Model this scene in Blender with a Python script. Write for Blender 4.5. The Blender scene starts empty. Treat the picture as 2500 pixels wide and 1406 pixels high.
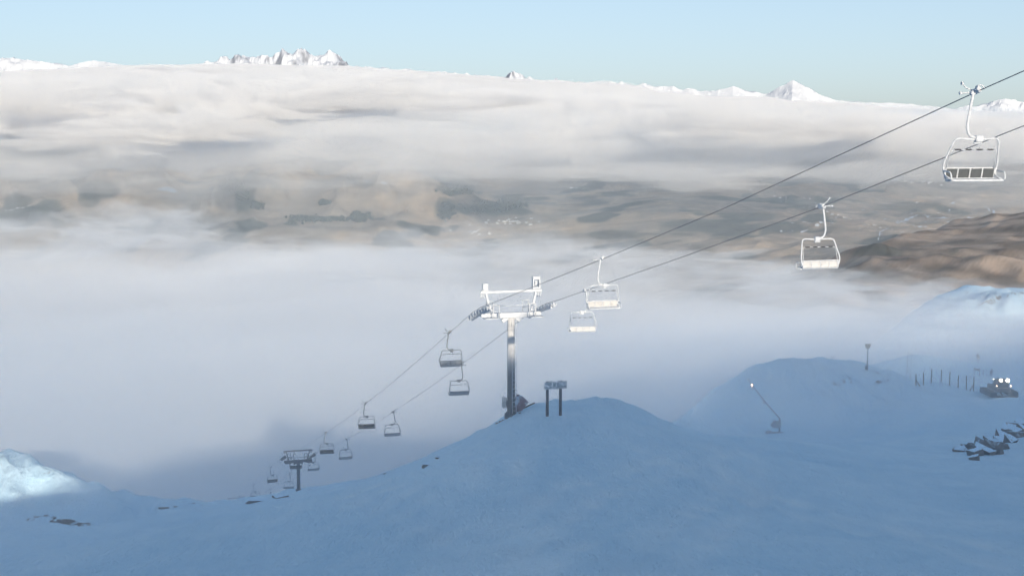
import bpy, math, random
import numpy as np
from mathutils import Vector, Matrix

scene = bpy.context.scene
R = math.radians
rng = random.Random(7)

# ------------------------------------------------------------------ camera, sky, sun, exposure
F_PX, V_HOR = 3630.0, 205.0                 # focal length and horizon row for a 2500 x 1406 frame
PITCH = math.atan((703 - V_HOR) / F_PX)
cam_data = bpy.data.cameras.new('camera')
cam = bpy.data.objects.new('camera', cam_data)
scene.collection.objects.link(cam)
cam.location = (0, 0, 0)
cam.rotation_euler = (math.pi / 2 - PITCH, 0, 0)
cam_data.sensor_width = 36.0
cam_data.lens = 36.0 * F_PX / 2500.0
cam_data.clip_start = 0.5
cam_data.clip_end = 250000.0
scene.camera = cam

SUN_EL, SUN_PHI = R(13.6), R(12.0)           # low sun behind the camera, a little to its right
world = bpy.data.worlds.new('World')
scene.world = world
world.use_nodes = True
wn, wl = world.node_tree.nodes, world.node_tree.links
wn.clear()
sky = wn.new('ShaderNodeTexSky')
sky.sky_type = 'NISHITA'
sky.sun_disc = False
sky.sun_elevation = SUN_EL
sky.sun_rotation = math.pi - SUN_PHI
sky.altitude = 1600
sky.air_density = 0.9
sky.dust_density = 3.4
sky.ozone_density = 3.6
bg = wn.new('ShaderNodeBackground')
bg.inputs['Strength'].default_value = 0.15
wo = wn.new('ShaderNodeOutputWorld')
gam = wn.new('ShaderNodeGamma')
gam.inputs['Gamma'].default_value = 0.52     # an evenly bright winter sky, the zenith less deep
tcw = wn.new('ShaderNodeTexCoord')
dip = wn.new('ShaderNodeVectorMath')           # the horizon lies a degree and a half below level when seen from a mountain
dip.operation = 'ADD'
dip.inputs[1].default_value = (0, 0, 0.03)
wl.new(tcw.outputs['Generated'], dip.inputs[0])
nrm = wn.new('ShaderNodeVectorMath')
nrm.operation = 'NORMALIZE'
wl.new(dip.outputs[0], nrm.inputs[0])
wl.new(nrm.outputs[0], sky.inputs['Vector'])
wl.new(sky.outputs[0], gam.inputs[0])
wl.new(gam.outputs[0], bg.inputs[0])
wl.new(bg.outputs[0], wo.inputs[0])

sun_data = bpy.data.lights.new('sun', 'SUN')
sun_data.energy = 2.5
sun_data.angle = R(0.5)
sun_data.color = (1.0, 0.87, 0.69)
sun = bpy.data.objects.new('sun', sun_data)
scene.collection.objects.link(sun)
SUN_TO = Vector((math.sin(SUN_PHI) * math.cos(SUN_EL), -math.cos(SUN_PHI) * math.cos(SUN_EL), math.sin(SUN_EL)))
sun.rotation_euler = SUN_TO.to_track_quat('Z', 'Y').to_euler()

scene.view_settings.view_transform = 'Standard'
scene.view_settings.look = 'None'
scene.view_settings.gamma = 1.0
scene.view_settings.exposure = 1.2
cy = scene.cycles
cy.use_denoising = True
try:
    cy.denoiser = 'OPENIMAGEDENOISE'
    cy.denoising_input_passes = 'RGB_ALBEDO_NORMAL'
except Exception:
    pass
cy.max_bounces = 6
cy.diffuse_bounces = 3
cy.glossy_bounces = 2
cy.volume_bounces = 5
cy.transparent_max_bounces = 64
cy.use_fast_gi = False
cy.use_adaptive_sampling = True
cy.adaptive_threshold = 0.05
cy.adaptive_min_samples = 16
cy.use_light_tree = False
cy.sample_clamp_indirect = 6.0

# ------------------------------------------------------------------ helpers
def ray(u, v):
    """direction (x, y, z) with y = 1 through a pixel of the 2500 x 1406 frame"""
    xc, yc = (u - 1250) / F_PX, (v - 703) / F_PX
    y = math.cos(PITCH) - yc * math.sin(PITCH)
    return xc / y, (-math.sin(PITCH) - yc * math.cos(PITCH)) / y

def pt(u, v, Y):
    a, b = ray(u, v)
    return (a * Y, Y, b * Y)

def noise2(x, y, seed=0):
    """smooth gradient noise, about -1..1"""
    x = np.asarray(x, float); y = np.asarray(y, float)
    xi = np.floor(x).astype(np.int64); yi = np.floor(y).astype(np.int64)
    xf = x - xi; yf = y - yi
    def g(ix, iy):
        h = (ix * 374761393 + iy * 668265263 + seed * 974634777) & 0x7fffffff
        h = ((h ^ (h >> 13)) * 1274126177) & 0x7fffffff
        a = (h ^ (h >> 16)) % 4096 * (2 * math.pi / 4096)
        return np.cos(a), np.sin(a)
    sx = xf * xf * xf * (xf * (xf * 6 - 15) + 10)
    sy = yf * yf * yf * (yf * (yf * 6 - 15) + 10)
    def d(dx, dy):
        gx, gy = g(xi + dx, yi + dy)
        return gx * (xf - dx) + gy * (yf - dy)
    a = d(0, 0) * (1 - sx) + d(1, 0) * sx
    b = d(0, 1) * (1 - sx) + d(1, 1) * sx
    return (a * (1 - sy) + b * sy) * 1.5

def fbm(x, y, octaves=4, seed=0, gain=0.5):
    s, amp, f = 0, 1.0, 1.0
    for k in range(octaves):
        s = s + amp * noise2(x * f + 17.3 * k, y * f - 9.1 * k, seed + k)
        amp *= gain; f *= 2.03
    return s

def ridged(x, y, octaves=5, seed=0, gain=0.5):
    s, amp, f, w = 0, 1.0, 1.0, 1.0
    for k in range(octaves):
        n = 1 - np.abs(noise2(x * f + 5.7 * k, y * f + 3.3 * k, seed + k))
        n = n * n * w
        s = s + amp * n
        w = np.clip(n * 1.4, 0, 1); amp *= gain; f *= 2.07
    return s

def sstep(a, b, x):
    t = np.clip((np.asarray(x, float) - a) / (b - a), 0, 1)
    return t * t * (3 - 2 * t)

class TPS:
    """thin plate surface through scattered points"""
    def __init__(self, pts, scale, smooth=1e-4):
        P = np.array(pts, float)
        self.s = scale
        X = P[:, :2] / scale
        n = len(P)
        K = self._phi(np.hypot(X[:, None, 0] - X[None, :, 0], X[:, None, 1] - X[None, :, 1])) + smooth * np.eye(n)
        Q = np.c_[np.ones(n), X]
        A = np.zeros((n + 3, n + 3)); A[:n, :n] = K; A[:n, n:] = Q; A[n:, :n] = Q.T
        self.c = np.linalg.solve(A, np.r_[P[:, 2], 0, 0, 0]); self.X = X; self.n = n
    @staticmethod
    def _phi(r):
        return np.where(r > 1e-9, r * r * np.log(np.maximum(r, 1e-9)), 0.0)
    def __call__(self, x, y):
        x = np.asarray(x, float) / self.s; y = np.asarray(y, float) / self.s
        z = self.c[self.n] + self.c[self.n + 1] * x + self.c[self.n + 2] * y
        for i in range(self.n):
            z = z + self.c[i] * self._phi(np.hypot(x - self.X[i, 0], y - self.X[i, 1]))
        return z

def link(o, parent=None):
    scene.collection.objects.link(o)
    if parent is not None:
        o.parent = parent
    return o

def tag(o, label=None, cat=None, group=None, kind=None):
    if label: o['label'] = label
    if cat: o['category'] = cat
    if group: o['group'] = group
    if kind: o['kind'] = kind
    return o

def empty(name, loc, rz=0.0):
    o = bpy.data.objects.new(name, None)
    o.empty_display_size = 0.2
    o.location = loc; o.rotation_euler = (0, 0, rz)
    return link(o)

class MB:
    """collects boxes, tubes and lumps and builds them as one mesh"""
    def __init__(self):
        self.v, self.f, self.smooth = [], [], []
    def add(self, vs, fs, smooth=False):
        b = len(self.v)
        self.v += [tuple(p) for p in vs]
        self.f += [tuple(i + b for i in q) for q in fs]
        self.smooth += [smooth] * len(fs)
        return self
    def box(self, c, s, rot=None, bevel=0.0):
        hx, hy, hz = s[0] / 2, s[1] / 2, s[2] / 2
        b = min(bevel, hx * .9, hy * .9, hz * .9)
        vs, fs = [], []
        if b <= 0:
            vs = [(x, y, z) for z in (-hz, hz) for y in (-hy, hy) for x in (-hx, hx)]
            fs = [(0, 2, 3, 1), (4, 5, 7, 6), (0, 1, 5, 4), (2, 6, 7, 3), (0, 4, 6, 2), (1, 3, 7, 5)]
        else:
            idx = {}
            for sx in (-1, 1):
                for sy in (-1, 1):
                    for sz in (-1, 1):
                        for a in range(3):
                            q = [sx * hx, sy * hy, sz * hz]
                            for k in range(3):
                                if k != a: q[k] -= (sx, sy, sz)[k] * b
                            idx[(sx, sy, sz, a)] = len(vs); vs.append(tuple(q))
            S = (-1, 1)
            for s1 in S:
                fs.append([idx[(s1, y, z, 0)] for y, z in ((-1, -1), (1, -1), (1, 1), (-1, 1))][::s1])
                fs.append([idx[(x, s1, z, 1)] for x, z in ((-1, -1), (-1, 1), (1, 1), (1, -1))][::s1])
                fs.append([idx[(x, y, s1, 2)] for x, y in ((-1, -1), (1, -1), (1, 1), (-1, 1))][::s1])
            for s1 in S:
                for s2 in S:
                    fs.append([idx[(s1, s2, -1, 0)], idx[(s1, s2, 1, 0)], idx[(s1, s2, 1, 1)], idx[(s1, s2, -1, 1)]])
                    fs.append([idx[(s1, -1, s2, 0)], idx[(s1, 1, s2, 0)], idx[(s1, 1, s2, 2)], idx[(s1, -1, s2, 2)]])
                    fs.append([idx[(-1, s1, s2, 1)], idx[(1, s1, s2, 1)], idx[(1, s1, s2, 2)], idx[(-1, s1, s2, 2)]])
                    for s3 in S:
                        fs.append([idx[(s1, s2, s3, a)] for a in range(3)])
        M = rot if rot is not None else Matrix.Identity(3)
        c = Vector(c)
        return self.add([c + M @ Vector(q) for q in vs], fs)
    def tube(self, pts, r, n=8, cap=True, smooth=True, flat=1.0):
        pts = [Vector(q) for q in pts]
        rs = r if isinstance(r, (list, tuple)) else [r] * len(pts)
        vs, fs = [], []
        ref = None
        for i, q in enumerate(pts):
            t = (pts[min(i + 1, len(pts) - 1)] - pts[max(i - 1, 0)]).normalized()
            if ref is None:
                ref = Vector((0, 0, 1)) if abs(t.z) < .9 else Vector((1, 0, 0))
            a = (ref - t * ref.dot(t)).normalized(); b = t.cross(a); ref = a
            for k in range(n):
                g = 2 * math.pi * k / n + math.pi / n
                vs.append(q + (a * math.cos(g) + b * math.sin(g) * flat) * rs[i])
        for i in range(len(pts) - 1):
            for k in range(n):
                fs.append((i * n + k, i * n + (k + 1) % n, (i + 1) * n + (k + 1) % n, (i + 1) * n + k))
        self.add(vs, fs, smooth)
        if cap:
            b = len(self.v) - len(vs)
            self.f.append(tuple(b + k for k in reversed(range(n)))); self.smooth.append(False)
            e = b + (len(pts) - 1) * n
            self.f.append(tuple(e + k for k in range(n))); self.smooth.append(False)
        return self
    def prism(self, poly, y0, y1, axis='y'):
        """polygon in xz swept along y"""
        n = len(poly)
        vs = [(x, y0, z) for x, z in poly] + [(x, y1, z) for x, z in poly]
        fs = [tuple(range(n)), tuple(reversed(range(n, 2 * n)))]
        fs += [(i, i + n, (i + 1) % n + n, (i + 1) % n) for i in range(n)]
        return self.add(vs, fs)
    def lump(self, c, s, seed=0, sub=2, rough=.25, rz=0.0):
        vs, fs = icos(sub)
        rr = random.Random(seed)
        ax = [Vector((rr.uniform(-1, 1), rr.uniform(-1, 1), rr.uniform(-1, 1))).normalized() for _ in range(14)]
        cut = [rr.uniform(.38, .85) for _ in range(14)]
        out = []
        cz, sz = math.cos(rz), math.sin(rz)
        for q in vs:
            q = Vector(q)
            for a, k in zip(ax, cut):
                d = q.dot(a)
                if d > k: q = q - a * (d - k)
            q = q * (1 + rr.uniform(-rough, rough) * .16)
            x, y, z = q.x * s[0], q.y * s[1], q.z * s[2]
            out.append((c[0] + x * cz - y * sz, c[1] + x * sz + y * cz, c[2] + z))
        return self.add(out, fs)
    def rock(self, s, seed):
        """angular boulder: the hull of a few scattered points"""
        import bmesh
        rr = random.Random(seed)
        bm = bmesh.new()
        for k in range(8):
            q = [(1 if k >> a & 1 else -1) * rr.uniform(.55, 1.0) for a in range(3)]
            bm.verts.new((q[0] * s[0], q[1] * s[1], q[2] * s[2]))
        for _ in range(7):
            q = Vector((rr.gauss(0, 1), rr.gauss(0, 1), rr.gauss(0, 1))).normalized() * rr.uniform(.8, 1.1)
            bm.verts.new((q.x * s[0], q.y * s[1], q.z * s[2]))
        r_ = bmesh.ops.convex_hull(bm, input=bm.verts)
        bmesh.ops.delete(bm, geom=[v for v in bm.verts if not v.link_faces], context='VERTS')
        bm.verts.index_update()
        self.add([v.co.copy() for v in bm.verts], [[v.index for v in f.verts] for f in bm.faces])
        bm.free()
        return self
    def build(self, name, mat, parent=None, loc=None):
        me = bpy.data.meshes.new(name)
        me.from_pydata(self.v, [], self.f)
        me.polygons.foreach_set('use_smooth', self.smooth)
        me.materials.append(mat)
        me.update()
        o = bpy.data.objects.new(name, me)
        if loc is not None: o.location = loc
        return link(o, parent)

_ico = {}
def icos(sub):
    if sub in _ico: return _ico[sub]
    t = (1 + 5 ** .5) / 2
    vs = [Vector(q).normalized() for q in [(-1, t, 0), (1, t, 0), (-1, -t, 0), (1, -t, 0), (0, -1, t), (0, 1, t), (0, -1, -t), (0, 1, -t), (t, 0, -1), (t, 0, 1), (-t, 0, -1), (-t, 0, 1)]]
    fs = [(0, 11, 5), (0, 5, 1), (0, 1, 7), (0, 7, 10), (0, 10, 11), (1, 5, 9), (5, 11, 4), (11, 10, 2), (10, 7, 6), (7, 1, 8), (3, 9, 4), (3, 4, 2), (3, 2, 6), (3, 6, 8), (3, 8, 9), (4, 9, 5), (2, 4, 11), (6, 2, 10), (8, 6, 7), (9, 8, 1)]
    for _ in range(sub - 1):
        mid, nf = {}, []
        def m(a, b):
            k = (min(a, b), max(a, b))
            if k not in mid:
                mid[k] = len(vs); vs.append(((vs[a] + vs[b]) / 2).normalized())
            return mid[k]
        for a, b, c in fs:
            x, y, z = m(a, b), m(b, c), m(c, a)
            nf += [(a, x, z), (b, y, x), (c, z, y), (x, y, z)]
        fs = nf
    _ico[sub] = ([tuple(q) for q in vs], fs)
    return _ico[sub]

def arc(c, r, a0, a1, n, plane='xz'):
    out = []
    for i in range(n + 1):
        a = a0 + (a1 - a0) * i / n
        out.append((c[0] + r * math.cos(a), c[1], c[2] + r * math.sin(a)) if plane == 'xz' else (c[0] + r * math.cos(a), c[1] + r * math.sin(a), c[2]))
    return out

def rounded(pts, rad, n=5):
    """polyline with its inner corners rounded"""
    P = [Vector(q) for q in pts]
    out = [P[0]]
    for i in range(1, len(P) - 1):
        a, b, c = P[i - 1], P[i], P[i + 1]
        r = min(rad, (a - b).length * .45, (c - b).length * .45)
        p0 = b + (a - b).normalized() * r; p1 = b + (c - b).normalized() * r
        for k in range(n + 1):
            t = k / n
            out.append(p0 * (1 - t) ** 2 + b * 2 * t * (1 - t) + p1 * t * t)
    out.append(P[-1])
    return out

def grid_mesh(name, X, Y, Z, mat, attrs=None, smooth=True, parent=None):
    """height field object from 2-D arrays"""
    h, w = Z.shape
    co = np.stack([X, Y, Z], -1).reshape(-1, 3).astype(np.float32)
    idx = np.arange(h * w).reshape(h, w)
    q = np.stack([idx[:-1, :-1], idx[:-1, 1:], idx[1:, 1:], idx[1:, :-1]], -1).reshape(-1, 4)
    me = bpy.data.meshes.new(name)
    me.vertices.add(len(co)); me.vertices.foreach_set('co', co.ravel())
    me.loops.add(q.size); me.loops.foreach_set('vertex_index', q.ravel().astype(np.int32))
    me.polygons.add(len(q)); me.polygons.foreach_set('loop_start', np.arange(0, q.size, 4, dtype=np.int32))
    me.polygons.foreach_set('use_smooth', np.full(len(q), smooth))
    for k, a in (attrs or {}).items():
        if a.ndim == 2:
            at = me.attributes.new(k, 'FLOAT', 'POINT'); at.data.foreach_set('value', a.ravel().astype(np.float32))
        else:
            at = me.attributes.new(k, 'FLOAT_COLOR', 'POINT')
            at.data.foreach_set('color', np.concatenate([a.reshape(-1, 3), np.ones((h * w, 1))], 1).ravel().astype(np.float32))
    me.materials.append(mat)
    me.update(calc_edges=True); me.validate()
    o = bpy.data.objects.new(name, me)
    return link(o, parent)

def slab_mesh(name, X, Y, Ztop, Zbot, mat, parent=None):
    """closed body between two height fields, for a volume"""
    h, w = Ztop.shape
    n = h * w
    Zt = np.maximum(Ztop, Zbot + 0.5)
    co = np.concatenate([np.stack([X, Y, Zt], -1).reshape(-1, 3), np.stack([X, Y, Zbot], -1).reshape(-1, 3)]).astype(np.float32)
    idx = np.arange(n).reshape(h, w)
    top = np.stack([idx[:-1, :-1], idx[:-1, 1:], idx[1:, 1:], idx[1:, :-1]], -1).reshape(-1, 4)
    bot = top[:, ::-1] + n
    ring = np.concatenate([idx[0, :], idx[1:, -1], idx[-1, -2::-1], idx[-2:0:-1, 0]])
    nx = np.roll(ring, -1)
    side = np.stack([ring, ring + n, nx + n, nx], -1)
    q = np.concatenate([top, bot, side])
    me = bpy.data.meshes.new(name)
    me.vertices.add(len(co)); me.vertices.foreach_set('co', co.ravel())
    me.loops.add(q.size); me.loops.foreach_set('vertex_index', q.ravel().astype(np.int32))
    me.polygons.add(len(q)); me.polygons.foreach_set('loop_start', np.arange(0, q.size, 4, dtype=np.int32))
    me.materials.append(mat)
    me.update(calc_edges=True); me.validate()
    o = bpy.data.objects.new(name, me)
    return link(o, parent)

# ------------------------------------------------------------------ materials
def new_mat(name):
    m = bpy.data.materials.new(name); m.use_nodes = True
    m.node_tree.nodes.clear()
    return m, m.node_tree.nodes, m.node_tree.links

def N(nodes, typ, **kw):
    n = nodes.new(typ)
    for k, v in kw.items():
        if k in n.inputs: n.inputs[k].default_value = v
        else: setattr(n, k, v)
    return n

def noise_node(nodes, links, co, scale, detail=4, rough=.5, sc=(1, 1, 1)):
    mp = nodes.new('ShaderNodeMapping'); mp.inputs['Scale'].default_value = sc
    links.new(co, mp.inputs['Vector'])
    n = nodes.new('ShaderNodeTexNoise')
    n.inputs['Scale'].default_value = scale; n.inputs['Detail'].default_value = detail; n.inputs['Roughness'].default_value = rough
    links.new(mp.outputs[0], n.inputs['Vector'])
    return n.outputs['Fac']

def ramp(nodes, links, fac, stops):
    r = nodes.new('ShaderNodeValToRGB')
    e = r.color_ramp.elements
    while len(e) < len(stops): e.new(.5)
    for k, (p, c) in enumerate(stops):
        e[k].position = p; e[k].color = (*c, 1) if len(c) == 3 else c
    links.new(fac, r.inputs[0])
    return r.outputs[0]

def simple_mat(name, col, rough=.6, metal=0.0, var=.15, scale=6.0, bump=0.0, rime=None, rime_amt=.5, rime_scale=5.0):
    """painted or bare surface with uneven tone, optionally crusted with rime"""
    m, nd, ln = new_mat(name)
    out = nd.new('ShaderNodeOutputMaterial'); b = nd.new('ShaderNodeBsdfPrincipled')
    ln.new(b.outputs[0], out.inputs[0])
    tc = nd.new('ShaderNodeTexCoord')
    f = noise_node(nd, ln, tc.outputs['Object'], scale, 5, .6)
    lo = tuple(c * (1 - var) for c in col); hi = tuple(min(1, c * (1 + var)) for c in col)
    c = ramp(nd, ln, f, [(.3, lo), (.7, hi)])
    if rime:
        g = noise_node(nd, ln, tc.outputs['Object'], rime_scale, 6, .65)
        th = .5 + (.5 - rime_amt) * .36
        k = ramp(nd, ln, g, [(th - .05, (0, 0, 0)), (th + .05, (1, 1, 1))])
        mx = nd.new('ShaderNodeMix'); mx.data_type = 'RGBA'
        ln.new(k, mx.inputs['Factor']); ln.new(c, mx.inputs['A']); mx.inputs['B'].default_value = (*rime, 1)
        c = mx.outputs['Result']
    ln.new(c, b.inputs['Base Color'])
    b.inputs['Roughness'].default_value = rough; b.inputs['Metallic'].default_value = metal
    if bump:
        bp = nd.new('ShaderNodeBump'); bp.inputs['Strength'].default_value = bump; bp.inputs['Distance'].default_value = .03
        h = noise_node(nd, ln, tc.outputs['Object'], scale * 4, 4, .6)
        ln.new(h, bp.inputs['Height']); ln.new(bp.outputs[0], b.inputs['Normal'])
    return m

RIME = (.86, .87, .88)
M = {}
M['rime'] = simple_mat('rime_frost', (.56, .59, .63), .85, var=.18, scale=9, bump=.8)
M['rimed_panel'] = simple_mat('rimed_panel', (.40, .41, .42), .8, var=.15, scale=4, bump=.3, rime=(.52, .52, .52), rime_amt=.6, rime_scale=3)
M['steel'] = simple_mat('galvanised_steel', (.40, .42, .44), .6, var=.15, scale=2, rime=RIME, rime_amt=.35, rime_scale=1.6)
M['frame'] = simple_mat('shaded_frame_paint', (.17, .19, .21), .6, var=.12, scale=5, rime=RIME, rime_amt=.1)  # darker twin of the rimed frame; shade of the lower chairs put in
M['dark_steel'] = simple_mat('dark_steel', (.10, .11, .13), .6, var=.2, scale=3)
M['dark_pad'] = simple_mat('dark_seat_pad', (.07, .08, .09), .75, var=.2, scale=5)
M['rubber'] = simple_mat('black_rubber', (.05, .05, .055), .8)
M['rope'] = simple_mat('steel_rope', (.22, .22, .23), .6, var=.2, scale=1)
M['wood'] = simple_mat('weathered_timber', (.08, .07, .06), .85, var=.3, scale=5)
M['sign_board'] = simple_mat('frosted_sign_board', (.42, .44, .46), .7, var=.15, scale=3, rime=RIME, rime_amt=.35, rime_scale=2.5)
M['sign_face'] = simple_mat('frosted_sign_print', (.30, .36, .40), .7, var=.2, scale=4, rime=RIME, rime_amt=.3, rime_scale=3)
M['mat_red'] = simple_mat('dull_red_crash_mat', (.23, .185, .22), .8, var=.25, scale=3, rime=(.5, .62, .72), rime_amt=.35, rime_scale=2)
M['rock'] = None
M['cat_red'] = simple_mat('groomer_paint', (.10, .09, .09), .45, var=.1)
M['glass'] = simple_mat('dark_cab_glass', (.05, .06, .07), .2)
M['cloth'] = simple_mat('dark_jacket', (.05, .055, .09), .9)
M['skin'] = simple_mat('skin', (.45, .30, .23), .6)
M['house'] = simple_mat('pale_house_wall', (.75, .74, .70), .8)
M['house_roof'] = simple_mat('grey_roof', (.35, .34, .34), .7)
M['wood_far'] = simple_mat('conifer_green', (.05, .058, .05), .9, var=.35, scale=.01)

def lamp_mat(name, col, strength):
    m, nd, ln = new_mat(name)
    out = nd.new('ShaderNodeOutputMaterial'); e = nd.new('ShaderNodeEmission')
    e.inputs['Color'].default_value = (*col, 1); e.inputs['Strength'].default_value = strength
    ln.new(e.outputs[0], out.inputs[0])
    return m
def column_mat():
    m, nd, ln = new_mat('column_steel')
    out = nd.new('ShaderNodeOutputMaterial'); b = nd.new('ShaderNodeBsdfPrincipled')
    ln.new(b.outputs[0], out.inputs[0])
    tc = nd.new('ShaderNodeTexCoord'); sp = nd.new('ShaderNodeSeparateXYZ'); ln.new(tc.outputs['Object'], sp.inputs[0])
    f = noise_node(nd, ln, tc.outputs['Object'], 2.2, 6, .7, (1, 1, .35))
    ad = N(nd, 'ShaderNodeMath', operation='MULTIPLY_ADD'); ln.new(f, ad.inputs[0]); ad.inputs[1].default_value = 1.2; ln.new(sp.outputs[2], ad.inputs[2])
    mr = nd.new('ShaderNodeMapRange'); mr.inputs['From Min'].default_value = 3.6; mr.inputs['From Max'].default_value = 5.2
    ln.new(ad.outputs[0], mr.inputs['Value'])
    c = ramp(nd, ln, mr.outputs[0], [(0, (.15, .165, .18)), (1, (.52, .52, .52))])  # pale rimed top over dark steel; sunlit and shaded parts put into colour
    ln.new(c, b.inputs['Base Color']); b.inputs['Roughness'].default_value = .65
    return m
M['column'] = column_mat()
M['lamp_white'] = lamp_mat('lit_work_lamp', (1.0, .84, .62), 12.0)
M['lamp_warm'] = lamp_mat('lit_marker_lamp', (1.0, .62, .38), 9.0)

def volume_mat(name, density, col=(.985, .985, .985), g=0.0):
    m, nd, ln = new_mat(name)
    out = nd.new('ShaderNodeOutputMaterial'); v = nd.new('ShaderNodeVolumePrincipled')
    v.inputs['Color'].default_value = (*col, 1)
    v.inputs['Density'].default_value = density
    v.inputs['Anisotropy'].default_value = g
    ln.new(v.outputs[0], out.inputs['Volume'])
    return m

def snow_mat():
    m, nd, ln = new_mat('snow')
    out = nd.new('ShaderNodeOutputMaterial'); b = nd.new('ShaderNodeBsdfPrincipled')
    ln.new(b.outputs[0], out.inputs[0])
    tc = nd.new('ShaderNodeTexCoord'); co = tc.outputs['Object']
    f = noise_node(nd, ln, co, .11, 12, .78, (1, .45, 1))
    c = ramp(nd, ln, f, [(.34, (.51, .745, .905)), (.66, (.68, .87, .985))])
    tk = nd.new('ShaderNodeAttribute'); tk.attribute_name = 'track'
    mt = nd.new('ShaderNodeMix'); mt.data_type = 'RGBA'
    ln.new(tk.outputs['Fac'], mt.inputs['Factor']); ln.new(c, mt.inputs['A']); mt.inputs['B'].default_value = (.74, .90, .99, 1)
    c = mt.outputs['Result']
    at = nd.new('ShaderNodeAttribute'); at.attribute_name = 'rocky'
    r1 = noise_node(nd, ln, co, .22, 7, .68, (1, .6, 1))
    ad = N(nd, 'ShaderNodeMath', operation='MULTIPLY'); ln.new(at.outputs['Fac'], ad.inputs[0]); ln.new(r1, ad.inputs[1])
    k = ramp(nd, ln, ad.outputs[0], [(.54, (0, 0, 0)), (.60, (1, 1, 1))])
    rk = ramp(nd, ln, noise_node(nd, ln, co, .8, 4, .6), [(.3, (.09, .09, .09)), (.7, (.20, .19, .18))])
    mx = nd.new('ShaderNodeMix'); mx.data_type = 'RGBA'
    ln.new(k, mx.inputs['Factor']); ln.new(c, mx.inputs['A']); ln.new(rk, mx.inputs['B'])
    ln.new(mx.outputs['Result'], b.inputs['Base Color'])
    b.inputs['Roughness'].default_value = .75
    b.inputs['Specular IOR Level'].default_value = .2
    h1 = noise_node(nd, ln, co, .5, 6, .6, (1, .3, 1)); h2 = noise_node(nd, ln, co, 3.0, 5, .7, (1, .4, 1))
    a2 = N(nd, 'ShaderNodeMath', operation='MULTIPLY_ADD'); ln.new(h2, a2.inputs[0]); a2.inputs[1].default_value = .35; ln.new(h1, a2.inputs[2])
    bp = nd.new('ShaderNodeBump'); bp.inputs['Strength'].default_value = 1.0; bp.inputs['Distance'].default_value = .9
    ln.new(a2.outputs[0], bp.inputs['Height']); ln.new(bp.outputs[0], b.inputs['Normal'])
    return m
M['snow'] = snow_mat()

def rock_mat():
    """dark schist with snow lying on whatever faces up"""
    m, nd, ln = new_mat('snow_dusted_schist')
    out = nd.new('ShaderNodeOutputMaterial'); b = nd.new('ShaderNodeBsdfPrincipled')
    ln.new(b.outputs[0], out.inputs[0])
    tc = nd.new('ShaderNodeTexCoord'); ge = nd.new('ShaderNodeNewGeometry'); sp = nd.new('ShaderNodeSeparateXYZ')
    ln.new(ge.outputs['Normal'], sp.inputs[0])
    f = noise_node(nd, ln, tc.outputs['Object'], 2.2, 7, .7)
    c = ramp(nd, ln, noise_node(nd, ln, tc.outputs['Object'], 1.4, 8, .7, (1, 1, 3)), [(.3, (.10, .10, .10)), (.7, (.25, .25, .245))])
    ad = N(nd, 'ShaderNodeMath', operation='MULTIPLY_ADD'); ln.new(f, ad.inputs[0]); ad.inputs[1].default_value = 1.1; ln.new(sp.outputs[2], ad.inputs[2])
    mrk = nd.new('ShaderNodeMapRange'); mrk.inputs['From Min'].default_value = 1.12; mrk.inputs['From Max'].default_value = 1.38
    ln.new(ad.outputs[0], mrk.inputs['Value']); k = mrk.outputs[0]
    mx = nd.new('ShaderNodeMix'); mx.data_type = 'RGBA'
    ln.new(k, mx.inputs['Factor']); ln.new(c, mx.inputs['A']); mx.inputs['B'].default_value = (.60, .80, .95, 1)
    ln.new(mx.outputs['Result'], b.inputs['Base Color']); b.inputs['Roughness'].default_value = .9
    bp = nd.new('ShaderNodeBump'); bp.inputs['Strength'].default_value = .9; bp.inputs['Distance'].default_value = .15
    ln.new(f, bp.inputs['Height']); ln.new(bp.outputs[0], b.inputs['Normal'])
    return m
M['rock'] = rock_mat()

def valley_mat():
    m, nd, ln = new_mat('valley_land')
    out = nd.new('ShaderNodeOutputMaterial'); b = nd.new('ShaderNodeBsdfPrincipled')
    ln.new(b.outputs[0], out.inputs[0])
    tc = nd.new('ShaderNodeTexCoord'); co = tc.outputs['Object']
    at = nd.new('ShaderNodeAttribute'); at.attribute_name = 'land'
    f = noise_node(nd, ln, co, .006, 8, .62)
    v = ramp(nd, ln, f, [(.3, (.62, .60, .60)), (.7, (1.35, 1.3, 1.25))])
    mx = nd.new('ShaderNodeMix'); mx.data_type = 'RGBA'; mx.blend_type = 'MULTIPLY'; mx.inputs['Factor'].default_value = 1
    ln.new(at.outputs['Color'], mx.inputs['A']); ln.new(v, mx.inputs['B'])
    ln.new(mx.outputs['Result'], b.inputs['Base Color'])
    b.inputs['Roughness'].default_value = .95; b.inputs['Specular IOR Level'].default_value = .1
    return m
M['valley'] = valley_mat()

def alp_mat():
    m, nd, ln = new_mat('far_snow_peaks')
    out = nd.new('ShaderNodeOutputMaterial'); b = nd.new('ShaderNodeBsdfPrincipled')
    ln.new(b.outputs[0], out.inputs[0])
    at = nd.new('ShaderNodeAttribute'); at.attribute_name = 'rocky'
    c = ramp(nd, ln, at.outputs['Fac'], [(.2, (.58, .61, .66)), (.36, (.47, .50, .56)), (.55, (.28, .30, .34))])
    ln.new(c, b.inputs['Base Color']); b.inputs['Roughness'].default_value = .9; b.inputs['Specular IOR Level'].default_value = .1
    return m
M['alp'] = alp_mat()

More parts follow.
